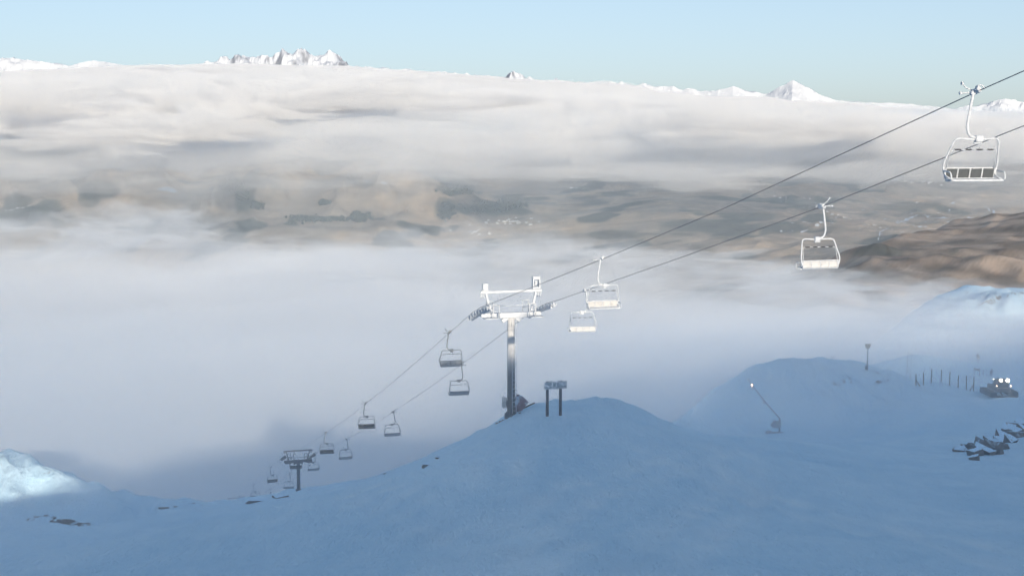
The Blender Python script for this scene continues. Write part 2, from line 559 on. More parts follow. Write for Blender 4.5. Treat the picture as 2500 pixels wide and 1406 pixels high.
# ------------------------------------------------------------------ the mountain the lift stands on
cp = [pt(*q) for q in [
    (1250, 1406, 45), (1250, 1300, 55), (1250, 1200, 67), (1250, 1100, 83.5), (1250, 1020, 108.5), (1248, 1014, 109),
    (0, 1406, 60), (600, 1406, 52), (2500, 1406, 43), (1900, 1406, 43), (1000, 1350, 57), (600, 1300, 150), (300, 1350, 110), (0, 1380, 85),
    (900, 1250, 110), (1000, 1200, 95), (1336, 1019, 102), (1367, 1006, 105), (1400, 966, 121), (1460, 972, 121), (1310, 988, 114), (1530, 990, 120), (1575, 1010, 119), (1620, 1036, 117), (1690, 1080, 112),
    (1700, 1200, 75), (1160, 1060, 117), (1080, 1098, 128), (1000, 1130, 142), (850, 1172, 190), (727, 1193, 239.4), (550, 1226, 285), (350, 1256, 255),
    (150, 1290, 175), (0, 1300, 160), (0, 1113, 240), (100, 1148, 237), (230, 1204, 232), (330, 1262, 228), (100, 1228, 229), (100, 1275, 221), (0, 1275, 221),
    (2100, 1300, 58), (2400, 1300, 60), (2100, 1180, 85), (2400, 1150, 110), (2000, 1110, 125), (1750, 1097, 120), (2330, 1122, 128),
    (1900, 1064, 240), (1700, 1075, 235), (2150, 1050, 235), (2350, 1058, 180),
    (1600, 1088, 250), (1610, 1082, 272), (1690, 1066, 262), (1770, 1000, 264), (1825, 915, 269), (1870, 884, 272), (1980, 874, 275), (2117, 900, 272), (2200, 922, 268), (1950, 970, 258), (2150, 982, 255),
    (2250, 870, 325), (2350, 886, 325), (2240, 942, 290), (2385, 949, 290), (2445, 968, 262), (2300, 1000, 235), (2480, 1040, 190),
    (2500, 835, 370), (2400, 882, 350), (2600, 785, 385), (2500, 716, 470), (2430, 730, 474), (2340, 704, 520), (2400, 720, 500), (2500, 788, 455), (2440, 772, 462), (2600, 702, 480), (2550, 716, 520), (2250, 800, 450), (2230, 770, 500),
]]
cp += [(0, 0, -7.5), (-40, 0, -11), (40, 0, -6), (0, 25, -11.5), (-60, 40, -22), (60, 40, -12), (-60, 100, -36), (-120, 60, -42), (-120, 140, -62), (-200, 60, -70), (-200, 200, -105), (-140, 260, -95),
       (90, 100, -24), (110, 150, -34), (150, 80, -15), (200, 200, -38), (220, 320, -55), (250, 430, -60), (350, 300, -45), (330, 60, -5),
       (-45, 200, -60), (-20, 320, -98), (20, 200, -54), (20, 320, -88), (60, 350, -80), (-60, 400, -125), (40, 430, -125), (110, 420, -82), (100, 500, -115), (-100, 330, -118), (-180, 330, -130),
       (0, 600, -205), (120, 600, -150), (220, 600, -110), (-150, 500, -190), (-300, 300, -150), (-300, 600, -240), (-300, 0, -85), (330, 600, -110), (0, 720, -260), (330, 720, -170), (-300, 720, -290), (200, 720, -190)]
hill = TPS(cp, 50.0, 2e-3)

TAN_EL = math.tan(SUN_EL)
RIDGE_T = -120.0
H_Q = np.array([-400, -120, -60, -30, -22, -16, -8, 0, 8, 14, 15, 16.4, 17.3, 18.6, 19.5, 20.2, 20.8, 22.6, 24, 26, 30, 34, 38, 42, 50, 60, 66, 72, 80, 88, 96, 108, 120, 132, 150, 170, 200, 215, 260, 400], float)
H_Z = np.array([-14, -13, -11, -9.5, -7, -4.5, -2.8, -1.6, -.3, .3, 1.0, 2.8, 4.6, 6.8, 7.3, 6.6, 6.0, 5.9, 5.6, 4.2, 4, 3.6, 2.4, 1, 0, -1, -.5, 2.4, 6, 9.8, 13, 14.2, 13, 10, 9.5, 12.5, 18.5, 18.5, 12, 4], float)

def ground(x, y, fine=True):
    x = np.asarray(x, float); y = np.asarray(y, float)
    z = hill(np.clip(x, -330, 350), np.maximum(y, -10))
    q = x * math.cos(SUN_PHI) + y * math.sin(SUN_PHI)
    t = -x * math.sin(SUN_PHI) + y * math.cos(SUN_PHI)
    rt = np.interp(q, [10, 16.4, 45, 66], [-450, RIDGE_T, RIDGE_T, -450])      # the ridge stands further back at either side
    crest = np.interp(q, H_Q, H_Z) - rt * TAN_EL
    k = np.clip((-15 - t) / (-15 - rt), 0, 1) ** 1.2
    z = z * (1 - k) + crest * k
    z = z - np.maximum(rt - t, 0) * .5
    if fine:
        k2 = sstep(-60, 0, t)
        far = sstep(60, 260, y)
        z = z + k2 * (.22 * fbm(x / 16, y / 22, 3, 3) * (1 + 2.5 * far) + .05 * fbm(x / 3.5, y / 5, 3, 11))
        z = z + k2 * .15 * fbm((x + .25 * y) / 1.3, (y - .25 * x) / 9, 4, 17) * sstep(170, 60, y)
        kn = np.exp(-(((x - 4) / 8) ** 2 + ((y - 117) / 8) ** 2))
        z = z + kn * (.55 * (ridged(x / 3.2, y / 4.5, 3, 23) - .85) + .25 * fbm(x / 1.8, y / 2.4, 3, 24))
        # hollows and lips along the edge of the piste
        z = z + k2 * .5 * far * fbm(x / 7, y / 9, 3, 21)
        # ridged gullies on the hill beyond the basin and on the sunlit spurs
        gl = np.exp(-(((x - 62) / 32) ** 2 + ((y - 266) / 16) ** 2))
        z = z + gl * 1.6 * (ridged((x + y * .8) / 9, (y - x * .3) / 24, 3, 31) - .9)
        sp = np.exp(-(((x + 84) / 26) ** 2 + ((y - 236) / 10) ** 2)) + np.exp(-(((x - 158) / 26) ** 2 + ((y - 478) / 40) ** 2))
        z = z + sp * 2.6 * (ridged(x / 8, y / 8, 4, 41) - .8)
        # faint groomer passes
        for a, b, c in ((.12, 8, 0), (-.15, 13, 1.5), (.35, 3, 4), (-.30, -4, 2.2), (-.05, 1, 5)):
            d = x - b - a * (y - 60) + 2.5 * np.sin(y / 19 + c)
            z = z - k2 * sstep(105, 80, y) * (.16 * np.exp(-((d - 1.1) / .5) ** 2) + .16 * np.exp(-((d + 1.1) / .5) ** 2) - .08 * np.exp(-((d - 2.1) / .4) ** 2) - .08 * np.exp(-((d + 2.1) / .4) ** 2))
    return z

xs = np.concatenate([np.linspace(-330, -130, 40, endpoint=False), np.linspace(-130, 150, 260, endpoint=False), np.linspace(150, 480, 100)])
ys = np.concatenate([np.linspace(-560, -200, 60, endpoint=False), np.linspace(-200, -20, 70, endpoint=False), np.linspace(-20, 30, 20, endpoint=False), np.linspace(30, 140, 130, endpoint=False), np.linspace(140, 300, 120, endpoint=False), np.linspace(300, 740, 110)])
GX, GY = np.meshgrid(xs, ys)
GZ = ground(GX, GY)
rocky = .55 + .35 * np.exp(-(((GX - 62) / 30) ** 2 + ((GY - 268) / 14) ** 2)) + .38 * np.exp(-(((GX + 84) / 30) ** 2 + ((GY - 236) / 12) ** 2)) + .4 * np.exp(-(((GX - 158) / 30) ** 2 + ((GY - 485) / 50) ** 2))
rocky += .25 * np.exp(-(((GX + 62) / 14) ** 2 + ((GY - 262) / 18) ** 2)) + .45 * np.exp(-(((GX + 69) / 16) ** 2 + ((GY - 222) / 2.5) ** 2))
rocky = np.where((GY < 100), .2, rocky)
track = np.zeros_like(GX)
for a, b, c in ((.12, 8, 0), (-.15, 13, 1.5), (.35, 3, 4), (-.30, -4, 2.2), (-.05, 1, 5)):
    d = GX - b - a * (GY - 60) + 2.5 * np.sin(GY / 19 + c)
    track += (np.exp(-((d - 1.1) / .6) ** 2) + np.exp(-((d + 1.1) / .6) ** 2)) * sstep(105, 80, GY)
track = np.clip(track, 0, 1) * (.5 + .5 * sstep(-.4, .4, fbm(GX / 6, GY / 9, 3, 222)))
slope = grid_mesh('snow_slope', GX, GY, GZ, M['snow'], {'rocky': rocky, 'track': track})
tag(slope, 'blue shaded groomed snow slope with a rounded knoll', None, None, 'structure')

def gz(x, y):
    return float(ground(np.array([x]), np.array([y]))[0])

# ------------------------------------------------------------------ valley, mountainside below the fog, far ranges
vp = [pt(*q) for q in [
    (0, 600, 7800), (0, 500, 8600), (0, 430, 9600), (250, 590, 7900), (300, 480, 8700), (480, 460, 9000), (400, 560, 8100), (560, 520, 8700), (700, 570, 8000), (820, 540, 8300), (900, 440, 9600), (1000, 450, 9300),
    (1040, 520, 8700), (1080, 575, 8200), (1150, 560, 8500), (1250, 545, 8700), (1130, 500, 10200), (1250, 480, 10500), (1160, 455, 11500), (1330, 540, 8700), (1400, 530, 8300), (1550, 500, 8800), (1700, 560, 7200), (1500, 590, 7300), (1850, 500, 8600), (1900, 600, 6200),
    (2000, 480, 9000), (2200, 470, 9300), (2450, 490, 8600), (2200, 560, 6600), (2400, 540, 7200), (2100, 600, 5800), (2050, 650, 4700), (2500, 526, 4150), (2400, 556, 4000), (2300, 592, 3850), (2150, 628, 3600), (2500, 690, 2900), (2350, 690, 3000), (2250, 680, 3100), (2600, 500, 4300), (1900, 680, 4200)]]
vp += [(-6000, 6000, -800), (-6000, 12000, -450), (0, 14000, -500), (6000, 12000, -420), (6000, 6000, -420), (3500, 3500, -330), (-3000, 5000, -860), (0, 5000, -860), (-2500, 12500, -450), (3500, 12000, -480), (0, 2500, -700), (-2500, 2500, -800), (1500, 1800, -420), (2500, 2500, -330)]
vs_ = TPS(vp, 1500.0, 4e-3)
az = np.concatenate([np.linspace(-.62, -.37, 40, endpoint=False), np.linspace(-.37, .37, 620, endpoint=False), np.linspace(.37, .62, 40)])
rr = np.concatenate([np.linspace(1500, 2600, 30, endpoint=False), np.linspace(2600, 4600, 130, endpoint=False), np.geomspace(4600, 13500, 300)])
AZ, RR = np.meshgrid(az, rr)
VX, VY = AZ * RR, RR
VZ = vs_(VX, VY)
left_face = sstep(.02, -.06, AZ) * sstep(7600, 9000, RR)
VZ = VZ + (30 * fbm(VX / 700, VY / 900, 5, 50) + 105 * left_face * (ridged(VX / 800, VY / 1300, 6, 60) - .9) + 22 * (ridged(VX / 420, VY / 700, 4, 70) - .9) * sstep(.05, .2, AZ)) * sstep(1500, 3000, RR)
near_hill = sstep(.10, .2, AZ) * sstep(5200, 4300, RR)
VZ = VZ + near_hill * (16 * (ridged((VX + VY * .5) / 320, VY / 600, 3, 80) - .9) + 2.5 * fbm(VX / 60, VY / 120, 3, 85))
tan_ = np.array([.47, .375, .27]); brown = np.array([.30, .235, .185]); scrub = np.array([.05, .06, .055]); grey = np.array([.34, .295, .24])
w1 = sstep(-.15, .35, fbm(VX / 900, VY / 1300, 4, 90))[..., None]
LC = tan_ * w1 + grey * (1 - w1)
nh = np.maximum(near_hill, .55 * sstep(.06, .2, AZ))[..., None]
LC = LC * (1 - nh) + (brown * (.55 + .9 * sstep(-.5, .6, fbm((VX + VY * .35) / 60, VY / 260, 5, 95)))[..., None]) * nh
w2 = (sstep(.30, .55, fbm(VX / 420, VY / 660, 5, 97)) * .85)[..., None]
LC = LC * (1 - w2) + scrub * w2
PV = 703 + F_PX * np.tan(np.arctan(-VZ / VY) - PITCH); PU = 1250 + F_PX * 1.004 * AZ
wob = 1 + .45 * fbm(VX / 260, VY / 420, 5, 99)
for (cu, cv, ru, rv, k_) in ((1110, 458, 40, 16, .9), (1085, 505, 22, 20, .85), (1200, 512, 80, 14, .9), (1255, 492, 45, 14, .85), (570, 455, 30, 18, .8), (600, 492, 22, 14, .6), (1740, 556, 110, 20, .85), (1830, 532, 60, 10, .7), (1440, 490, 40, 9, .7), (240, 465, 40, 16, .7), (210, 490, 20, 14, .7), (50, 520, 80, 16, .6), (1960, 500, 60, 12, .7), (2230, 505, 70, 10, .6), (1500, 575, 60, 12, .6)):  # scrub patches; the broad one right of centre is cloud shadow painted in
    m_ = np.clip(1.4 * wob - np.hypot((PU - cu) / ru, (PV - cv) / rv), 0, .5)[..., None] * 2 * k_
    LC = LC * (1 - m_) + scrub * m_  # scrub colour, also used for the painted cloud shadow
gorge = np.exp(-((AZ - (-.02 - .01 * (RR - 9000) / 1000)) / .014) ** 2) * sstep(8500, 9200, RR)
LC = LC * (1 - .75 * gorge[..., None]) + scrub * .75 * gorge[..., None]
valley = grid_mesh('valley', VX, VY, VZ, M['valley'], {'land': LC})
tag(valley, 'brown tussock valley and low hills seen through a gap in the cloud', None, None, 'structure')

def vz(x, y):
    """height on the valley mesh, read back by bilinear lookup"""
    a = x / y
    j = np.searchsorted(az, a) - 1; i = np.searchsorted(rr, y) - 1
    i = int(np.clip(i, 0, len(rr) - 2)); j = int(np.clip(j, 0, len(az) - 2))
    fa = (a - az[j]) / (az[j + 1] - az[j]); fr = (y - rr[i]) / (rr[i + 1] - rr[i])
    return float((VZ[i, j] * (1 - fa) + VZ[i, j + 1] * fa) * (1 - fr) + (VZ[i + 1, j] * (1 - fa) + VZ[i + 1, j + 1] * fa) * fr)

g = MB()
ring, radii = 96, [2000, 20000, 40000, 60000, 80000, 100000, 130000, 160000]
vs_l = [(0, 0, -1150.0)]
for r_ in radii:
    vs_l += [(r_ * math.cos(2 * math.pi * k / ring), r_ * math.sin(2 * math.pi * k / ring), -1150 - r_ * r_ / 12.742e6) for k in range(ring)]
fs_l = [(0, 1 + k, 1 + (k + 1) % ring) for k in range(ring)]
for i in range(len(radii) - 1):
    a_, b_ = 1 + i * ring, 1 + (i + 1) * ring
    fs_l += [(a_ + k, b_ + k, b_ + (k + 1) % ring, a_ + (k + 1) % ring) for k in range(ring)]
g.add(vs_l, fs_l, True)
gr = g.build('ground', simple_mat('plain_land', (.20, .17, .12), .95, var=.3, scale=.0004))
tag(gr, 'low country reaching to the horizon under the cloud', None, None, 'structure')

def far_range(name, D, prof, depth, seed, label, jag, base=-900):
    us = np.linspace(prof[0][0], prof[-1][0], 900)
    vv = np.interp(us, [q[0] for q in prof], [q[1] for q in prof])
    rays = [ray(a_, b_) for a_, b_ in zip(us, vv)]
    A = np.array([q[0] for q in rays])
    crest = np.array([q[1] for q in rays]) * D
    tt = np.linspace(-1, 1, 70)
    TT, AA = np.meshgrid(tt, A, indexing='ij')
    Yr = D + TT * depth
    Xr = AA * Yr
    C = np.broadcast_to(crest, TT.shape)
    fall = np.abs(TT) ** .85
    Z = C - (2300 * fall)
    jg = np.broadcast_to(np.interp(us, [q[0] for q in jag], [q[1] for q in jag]), TT.shape)
    amp = jg * (1 - .3 * fall)
    rg = ridged(Xr / 900, Yr / 1300, 6, seed, .55) - 1.1
    Z = Z + amp * 150 * rg + amp * 60 * fbm(Xr / 260, Yr / 400, 3, seed + 9)
    gy, gx = np.gradient(Z); dx = np.abs(np.gradient(Xr, axis=1)) + 1; 
    st = np.abs(gx / dx)
    rk = np.clip(.25 + .30 * (st - .6) + .30 * fbm(Xr / 300, Yr / 500, 4, seed + 5), 0, 1) * np.clip(jg * 1.25, .3, 1.1)
    o = grid_mesh(name, Xr, Yr, Z, M['alp'], {'rocky': rk}, smooth=False)
    return tag(o, label, None, None, 'structure')

far_range('snowy_mountains', 42000, [(-300, 150), (-100, 140), (0, 141), (50, 139), (100, 150), (165, 154), (235, 143), (300, 153), (380, 162), (440, 166), (490, 153), (540, 140), (585, 132), (625, 139), (665, 142), (690, 121), (735, 119), (770, 139), (800, 123), (828, 135), (850, 158), (950, 164), (1050, 170), (1110, 172), (1150, 181), (1205, 184), (1245, 171), (1280, 189), (1350, 192), (1450, 196), (1550, 202), (1640, 207), (1720, 217), (1790, 205), (1832, 221), (1870, 224), (1905, 203), (1935, 187), (1965, 204), (2000, 226), (2050, 242), (2200, 247), (2330, 262), (2400, 248), (2450, 237), (2500, 247), (2700, 235), (2900, 240)],
          5200, 130, 'white snow covered mountain range with sharp peaks on the horizon',
          [(-300, .6), (0, .6), (150, .35), (400, .3), (500, .7), (600, 1), (840, 1), (900, .5), (1200, .5), (1245, 1.1), (1300, .7), (1600, .45), (1700, .5), (1800, .25), (1870, .3), (1935, .35), (2000, .25), (2200, .15), (2330, .2), (2400, .5), (2900, .5)])

# ------------------------------------------------------------------ cloud and fog bodies
def fog_layer(name, drop, density, seed, parent, amp, bot=-420):
    x = np.linspace(-620, 620, 150); y = np.concatenate([np.linspace(95, 420, 75, endpoint=False), np.linspace(420, 1150, 90)])
    X, Y = np.meshgrid(x, y)
    side = sstep(-150, 250, X)
    tilt = .070 + .018 * side
    T = -44 - (Y - 250) * tilt - np.maximum(255 - Y, 0) * .34
    T = T + 5 * sstep(10, 50, X) * sstep(150, 230, Y) * sstep(420, 330, Y)
    T = T - 34 * np.exp(-((X + 40) / 65) ** 2) * sstep(180, 250, Y) * sstep(500, 410, Y) - 8 * sstep(450, 700, Y)
    edge = 880 - 250 * side + 120 * fbm(X / 260, Y / 900, 3, seed + 3)
    T = T - np.maximum(Y - edge, 0) * .55
    # open air in front of the sunlit spurs at either side
    T = T - 30 * np.exp(-(((X + 95) / 45) ** 2 + ((Y - 215) / 42) ** 2)) - 22 * np.exp(-(((X - 175) / 45) ** 2 + ((Y - 480) / 60) ** 2))
    sc = .35 + .65 * sstep(150, 500, Y)
    T = T + amp * sc * (fbm(X / 150, Y / 210, 4, seed) + .35 * fbm(X / 45, Y / 60, 3, seed + 7)) - drop
    return slab_mesh(name, X, Y, T, np.full_like(T, bot), volume_mat(name + '_air', density, (.94, .965, .99)), parent)

fog = empty('fog_bank', (0, 300, -300))
tag(fog, 'pale fog bank filling the basin below the lift', None, None, 'stuff')
fog.location = (0, 0, 0)
fog_layer('fog_veil', -3, .0028, 200, fog, 10)
fog_layer('fog_wisps', 5, .003, 230, fog, 13)
fog_layer('fog_body', 14, .005, 260, fog, 13)
fog_layer('fog_core', 28, .011, 290, fog, 14)

_puff_mats = {}
def puff(name, c, r, density, seed, parent, col, rough=.45):
    """one soft billow: a lumpy closed body of thin cloud"""
    key = (round(density, 6), col)
    if key not in _puff_mats: _puff_mats[key] = volume_mat('billow_air', density, col)
    vs_l, fs_l = icos(4)
    P = np.array(vs_l)
    n = fbm(P[:, 0] * 1.6 + seed * 3.1, P[:, 1] * 1.6 + P[:, 2] * 2.3 - seed, 5, seed, .6) + .5 * fbm(P[:, 2] * 2.2 + seed, P[:, 0] * 2.2 + seed * 1.7, 4, seed + 50, .6)
    rad = np.clip(1 + rough * n, .25, 1.9)
    flat = np.where(P[:, 2] < 0, .7, 1.0)
    co = P * rad[:, None] * np.array(r) * np.stack([np.ones(len(P)), np.ones(len(P)), flat], 1)
    me = bpy.data.meshes.new(name)
    me.from_pydata([tuple(q) for q in co], [], fs_l)
    me.materials.append(_puff_mats[key]); me.update()
    o = bpy.data.objects.new(name, me); o.location = c
    return link(o, parent)

def puff_px(name, u, v, D, wu, hv, density, seed, parent, col, deep=1.0, rough=.45):
    k = D / F_PX
    return puff(name, pt(u, v, D), (wu * k, wu * k * deep, hv * k), density, seed, parent, col, rough)

FOG_COL = (.945, .967, .99)
pr_ = random.Random(77)
for i in range(44):          # ragged crest of the fog bank against the valley
    u = -150 + 2500 * (i + pr_.uniform(-.4, .4)) / 43
    v = np.interp(u, [0, 400, 800, 1150, 1500, 1800, 2100, 2300, 2500], [555, 570, 600, 610, 615, 650, 680, 705, 730]) + pr_.uniform(-16, 52)
    D = np.interp(u, [0, 1250, 2500], [780, 720, 560]) * pr_.uniform(.85, 1.15)
    puff_px('billow', u, v, D, pr_.uniform(70, 210), pr_.uniform(22, 60), pr_.choice((.003, .005, .008, .012)), 600 + i, fog, FOG_COL, pr_.uniform(.5, 1.0), .6)
for u, v, D, wu, hv, de in ((1640, 985, 205, 130, 60, .008), (1720, 940, 240, 150, 55, .014), (1900, 900, 240, 220, 40, .006), (2150, 890, 245, 200, 36, .006), (2380, 860, 300, 170, 34, .006), (1800, 1010, 215, 170, 45, .005), (2100, 1005, 225, 220, 50, .003), (2400, 800, 395, 150, 45, .012), (2560, 800, 400, 160, 50, .012), (2300, 770, 430, 140, 50, .012), (2250, 830, 380, 200, 30, .008),
                            (150, 1210, 205, 130, 40, .004), (330, 1180, 250, 160, 60, .006), (900, 1040, 440, 260, 60, .006), (1150, 960, 440, 260, 70, .006)):
    puff_px('billow', u, v, D, wu, hv, de, int(u + v), fog, FOG_COL, .6, .35)

def cloud_layer(name, top_drop, bottom, density, seed, parent, near, fade):
    a = np.linspace(-.60, .60, 300); r = np.geomspace(near * .85, 36500, 200)
    A, Rr = np.meshgrid(a, r)
    X, Y = A * Rr, Rr
    u = A * F_PX * 1.0077 + 1250
    vtop = np.interp(u, [-900, 0, 200, 400, 480, 650, 830, 1000, 1240, 1350, 1500, 1700, 1870, 1930, 2050, 2300, 2500, 3400], [190, 178, 168, 163, 162, 166, 167, 175, 192, 196, 208, 226, 231, 240, 246, 262, 272, 300])
    ztop_far = (V_HOR - vtop - 4) / F_PX * 36000
    k = sstep(9000, 30000, Y)
    T = -190 * (1 - k) + ztop_far * k - top_drop
    calm = 1 - .55 * sstep(18000, 33000, Y)
    big = fbm(X / 3100, Y / 5200, 5, seed)
    T = T + calm * (85 * big + 45 * fbm(X / 700, Y / 1500, 4, seed + 4))
    B = bottom + 110 * fbm(X / 1700, Y / 2600, 5, seed + 8) + 40 * fbm(X / 420, Y / 700, 3, seed + 9)
    e = Y - near * (1.0 + .14 * fbm(A * 6, A * 0 + 3, 4, seed + 2)) + 500 * fbm(X / 900, Y / 900, 4, seed + 6)
    B = np.minimum(B, T - 180)
    mid = (T + B) / 2
    taper = np.clip(e / fade, 0, 1) ** .8
    T2 = mid + (T - mid) * taper
    B2 = mid + (B - mid) * taper
    return slab_mesh(name, X, Y, np.maximum(T2, B2 + 1), B2, volume_mat(name + '_air', density, (.99, .99, .99)), parent)

cl = empty('cloud_sea', (0, 0, 0))
tag(cl, 'broad cream topped sea of cloud below the peaks', None, None, 'stuff')
cloud_layer('cloud_veil', 60, -500, .00025, 300, cl, 5000, 4200)
cloud_layer('cloud_body', 70, -440, .0006, 380, cl, 6000, 5000)
cloud_layer('cloud_swell', 40, -400, .0012, 420, cl, 8000, 6000)
cloud_layer('cloud_core', 25, -340, .004, 500, cl, 12000, 7000)
CLOUD_COL = (.99, .99, .99)
for i in range(76):          # billows along the near edge and over the top of the cloud sea
    D = 5600 + 9500 * ((i + pr_.random()) / 76) ** 1.2
    u = pr_.uniform(-250, 2750)
    base = (u - 1250) / 2500 * 55
    v = pr_.uniform(235, 410) - (D - 5600) / 9500 * 90 + base * .6
    hv = pr_.uniform(26, 72)
    lim = np.interp(u, [-900, 0, 200, 480, 830, 1240, 1500, 1870, 2050, 2300, 2500, 3400], [190, 178, 168, 165, 170, 195, 212, 236, 252, 268, 280, 300])
    puff_px('billow', u, max(v, lim + 12 + hv * 1.25), D, pr_.uniform(90, 270), hv, pr_.choice((.0012, .002, .003, .0045)), 900 + i, cl, CLOUD_COL, pr_.uniform(.6, 1.3), .6)
for i in range(30):          # low swells breaking the far rim
    u = -150 + 2800 * (i + pr_.uniform(-.45, .45)) / 29
    lim = np.interp(u, [-900, 0, 200, 480, 830, 1240, 1500, 1870, 2050, 2300, 2500, 3400], [190, 178, 168, 165, 170, 195, 212, 236, 252, 268, 280, 300])
    hv = pr_.uniform(5, 15)
    puff_px('billow', u, lim + 10 + hv * pr_.uniform(-.3, .8), pr_.uniform(20000, 33000), pr_.uniform(60, 200), hv, pr_.choice((.0008, .0014, .0022)), 1100 + i, cl, CLOUD_COL, .7, .6)
for i in range(16):          # torn wisps trailing across the gap above the valley
    puff_px('billow', pr_.uniform(-100, 2600), pr_.uniform(395, 455), pr_.uniform(5000, 7000), pr_.uniform(100, 240), pr_.uniform(12, 30), pr_.choice((.0005, .0009)), 1000 + i, cl, CLOUD_COL, .8)

hz = empty('valley_haze', (0, 0, 0))
tag(hz, 'thin pale haze lying in the valley', None, None, 'stuff')
X, Y = np.meshgrid(np.linspace(-7000, 7000, 12), np.linspace(1000, 14000, 14))
slab_mesh('haze_layer', X, Y, np.full_like(X, -200.0), np.full_like(X, -1140.0), volume_mat('valley_haze_air', 8e-5, (.74, .87, 1.0)), hz)

X, Y = np.meshgrid(np.linspace(-260, 300, 30), np.linspace(18, 420, 40))
sh = empty('slope_haze', (0, 0, 0))
tag(sh, 'thin blue mist hanging over the shaded snow slope', None, None, 'stuff')
slab_mesh('haze_layer', X, Y, -1 - .155 * Y + .022 * Y * fbm(X / 70, Y / 90, 4, 700), np.full_like(X, -300.0), volume_mat('slope_haze_air', .001, (.84, .92, 1.0)), sh)

# ------------------------------------------------------------------ the chairlift
TH = .26486
LD = Vector((-math.sin(TH), math.cos(TH), 0)); LN = Vector((math.cos(TH), math.sin(TH), 0))
PL0 = Vector((14.382, 46.454, 0)); PR0 = PL0 + 4.7755 * LN; PC0 = (PL0 + PR0) / 2
ROPE_S = np.array([-120, -60, -30, 0, 19.5, 36, 50, 60.6, 62.2, 64, 65.8, 67.4, 74, 83, 91, 103, 115.5, 125, 136, 147, 161, 171, 182, 192, 196, 198, 200, 205, 217, 233, 252, 270, 290, 310, 327, 330, 345], float)
ROPE_Z = np.array([31.5, 15.2, 7.4, -.25, -5.45, -9.55, -12.95, -15.52, -15.86, -16.32, -16.86, -17.40, -19.78, -23.0, -25.85, -30.05, -34.3, -37.55, -41.2, -44.75, -49.2, -52.3, -55.65, -58.55, -59.75, -60.4, -61.05, -62.75, -66.95, -72.75, -79.45, -85.55, -92.1, -98.4, -103.6, -104.7, -111], float)
def rope_z(s): return float(np.interp(s, ROPE_S, ROPE_Z))
def rope_pt(P0, s): 
    p = P0 + LD * s
    return Vector((p.x, p.y, rope_z(s)))

for P0, lab in ((PL0, 'taut grey haul rope carrying the uphill chairs, further from the sign'), (PR0, 'taut grey haul rope carrying the downhill chairs, on the side of the sign')):
    m = MB(); m.tube([rope_pt(P0, s) for s in ROPE_S], .017, 6)
    tag(m.build('haul_rope', M['rope']), lab, 'cable', 'haul ropes of the chairlift')

def make_chair(panel, frame, seatm, sleeve):
    t = {}
    parts = []
    root = bpy.data.objects.new('chairlift_chair', None); root.empty_display_size = .3
    link(root)
    # grip on the rope, with two lever arms ending in rollers
    m = MB(); m.box((0, 0, .03), (.16, .46, .17), None, .03)
    m.box((0, .12, .13), (.10, .2, .12), None, .03); m.box((.10, -.05, -.03), (.16, .18, .14), None, .03)
    m.tube([(.04, -.12, .08), (.20, -.24, .20), (.30, -.28, .34)], .025, 6); m.tube([(.27, -.28, .36), (.34, -.28, .36)], .055, 8)
    m.tube([(.08, -.1, .0), (.30, -.16, .01), (.43, -.16, .0)], .025, 6); m.tube([(.43, -.16, 0), (.51, -.16, 0)], .055, 8)
    m.tube(arc((0, .3, .05), .11, R(-60), R(200), 9, 'xz'), .022, 6)
    grip = m.build('grip', frame, root)
    m = MB(); m.tube(rounded([(.10, 0, -.04), (.15, 0, -.35), (.27, 0, -1.12), (.18, 0, -1.42), (-.08, 0, -1.50), (-.20, 0, -1.50)], .24, 6), .048, 8)
    m.build('hanger', frame, root)
    m = MB(); m.box((-.02, 0, -1.52), (.26, .22, .22), None, .03); m.box((.0, 0, -1.66), (.3, .09, .06), None, .02)
    m.build('hanger_block', frame, root)
    m = MB()
    for s in (-1, 1):
        m.tube(rounded([(s * .08, 0, -1.55), (s * .40, -.01, -1.52), (s * .80, -.04, -1.50), (s * 1.0, -.40, -2.38), (s * .93, -.40, -2.74), (s * .90, .10, -2.86)], .2, 6), .034, 8)
    m.build('bail', frame, root)
    m = MB()
    m.tube(rounded([(-.88, -.40, -2.50), (-.84, -.20, -1.88), (.84, -.20, -1.88), (.88, -.40, -2.50)], .13, 5), .013, 6)
    bar = m.build('restraint_bar', frame, root)
    for k in range(4):
        x = -.60 + .40 * k
        m = MB(); m.tube([(x - .11, -.20, -1.88), (x + .11, -.20, -1.88)], .027, 8); m.build('sleeve', sleeve, bar)
    m = MB()
    m.box((0, -.44, -2.50), (1.84, .05, .05), None, .015); m.box((0, -.36, -2.84), (1.84, .05, .05), None, .015)
    for k in range(5): m.box((-.9 + .45 * k, -.40, -2.67), (.045, .05, .34), Matrix.Rotation(R(-12), 3, 'X'), .012)
    m.box((0, -.428, -2.60), (1.82, .03, .03), None, .01); m.box((0, -.415, -2.74), (1.82, .03, .03), None, .01)
    back = m.build('backrest', frame, root)
    for k in range(4):
        m = MB(); m.box((-.675 + .45 * k, -.395, -2.67), (.40, .035, .31), Matrix.Rotation(R(-12), 3, 'X'), .015)
        m.build('pad', panel, back)
    m = MB(); m.box((0, -.10, -2.87), (1.84, .50, .07), None, .03)
    seat = m.build('seat', seatm, root)
    m = MB(); m.tube(rounded([(-.93, -.3, -2.90), (-.93, .17, -2.88), (.93, .17, -2.88), (.93, -.3, -2.90)], .1, 4), .026, 8)
    m.build('seat_frame', frame, seat)
    for s in (-1, 1):
        m = MB(); m.tube(rounded([(s * .98, -.40, -2.58), (s * .99, .10, -2.60), (s * .97, .16, -2.86), (s * .95, -.10, -2.90)], .1, 4), .026, 8)
        m.build('armrest', frame, root)
    for ch in root.children:
        if ch.name.split('.')[0] not in ('grip', 'hanger'): ch.location.x = -.15
    return root

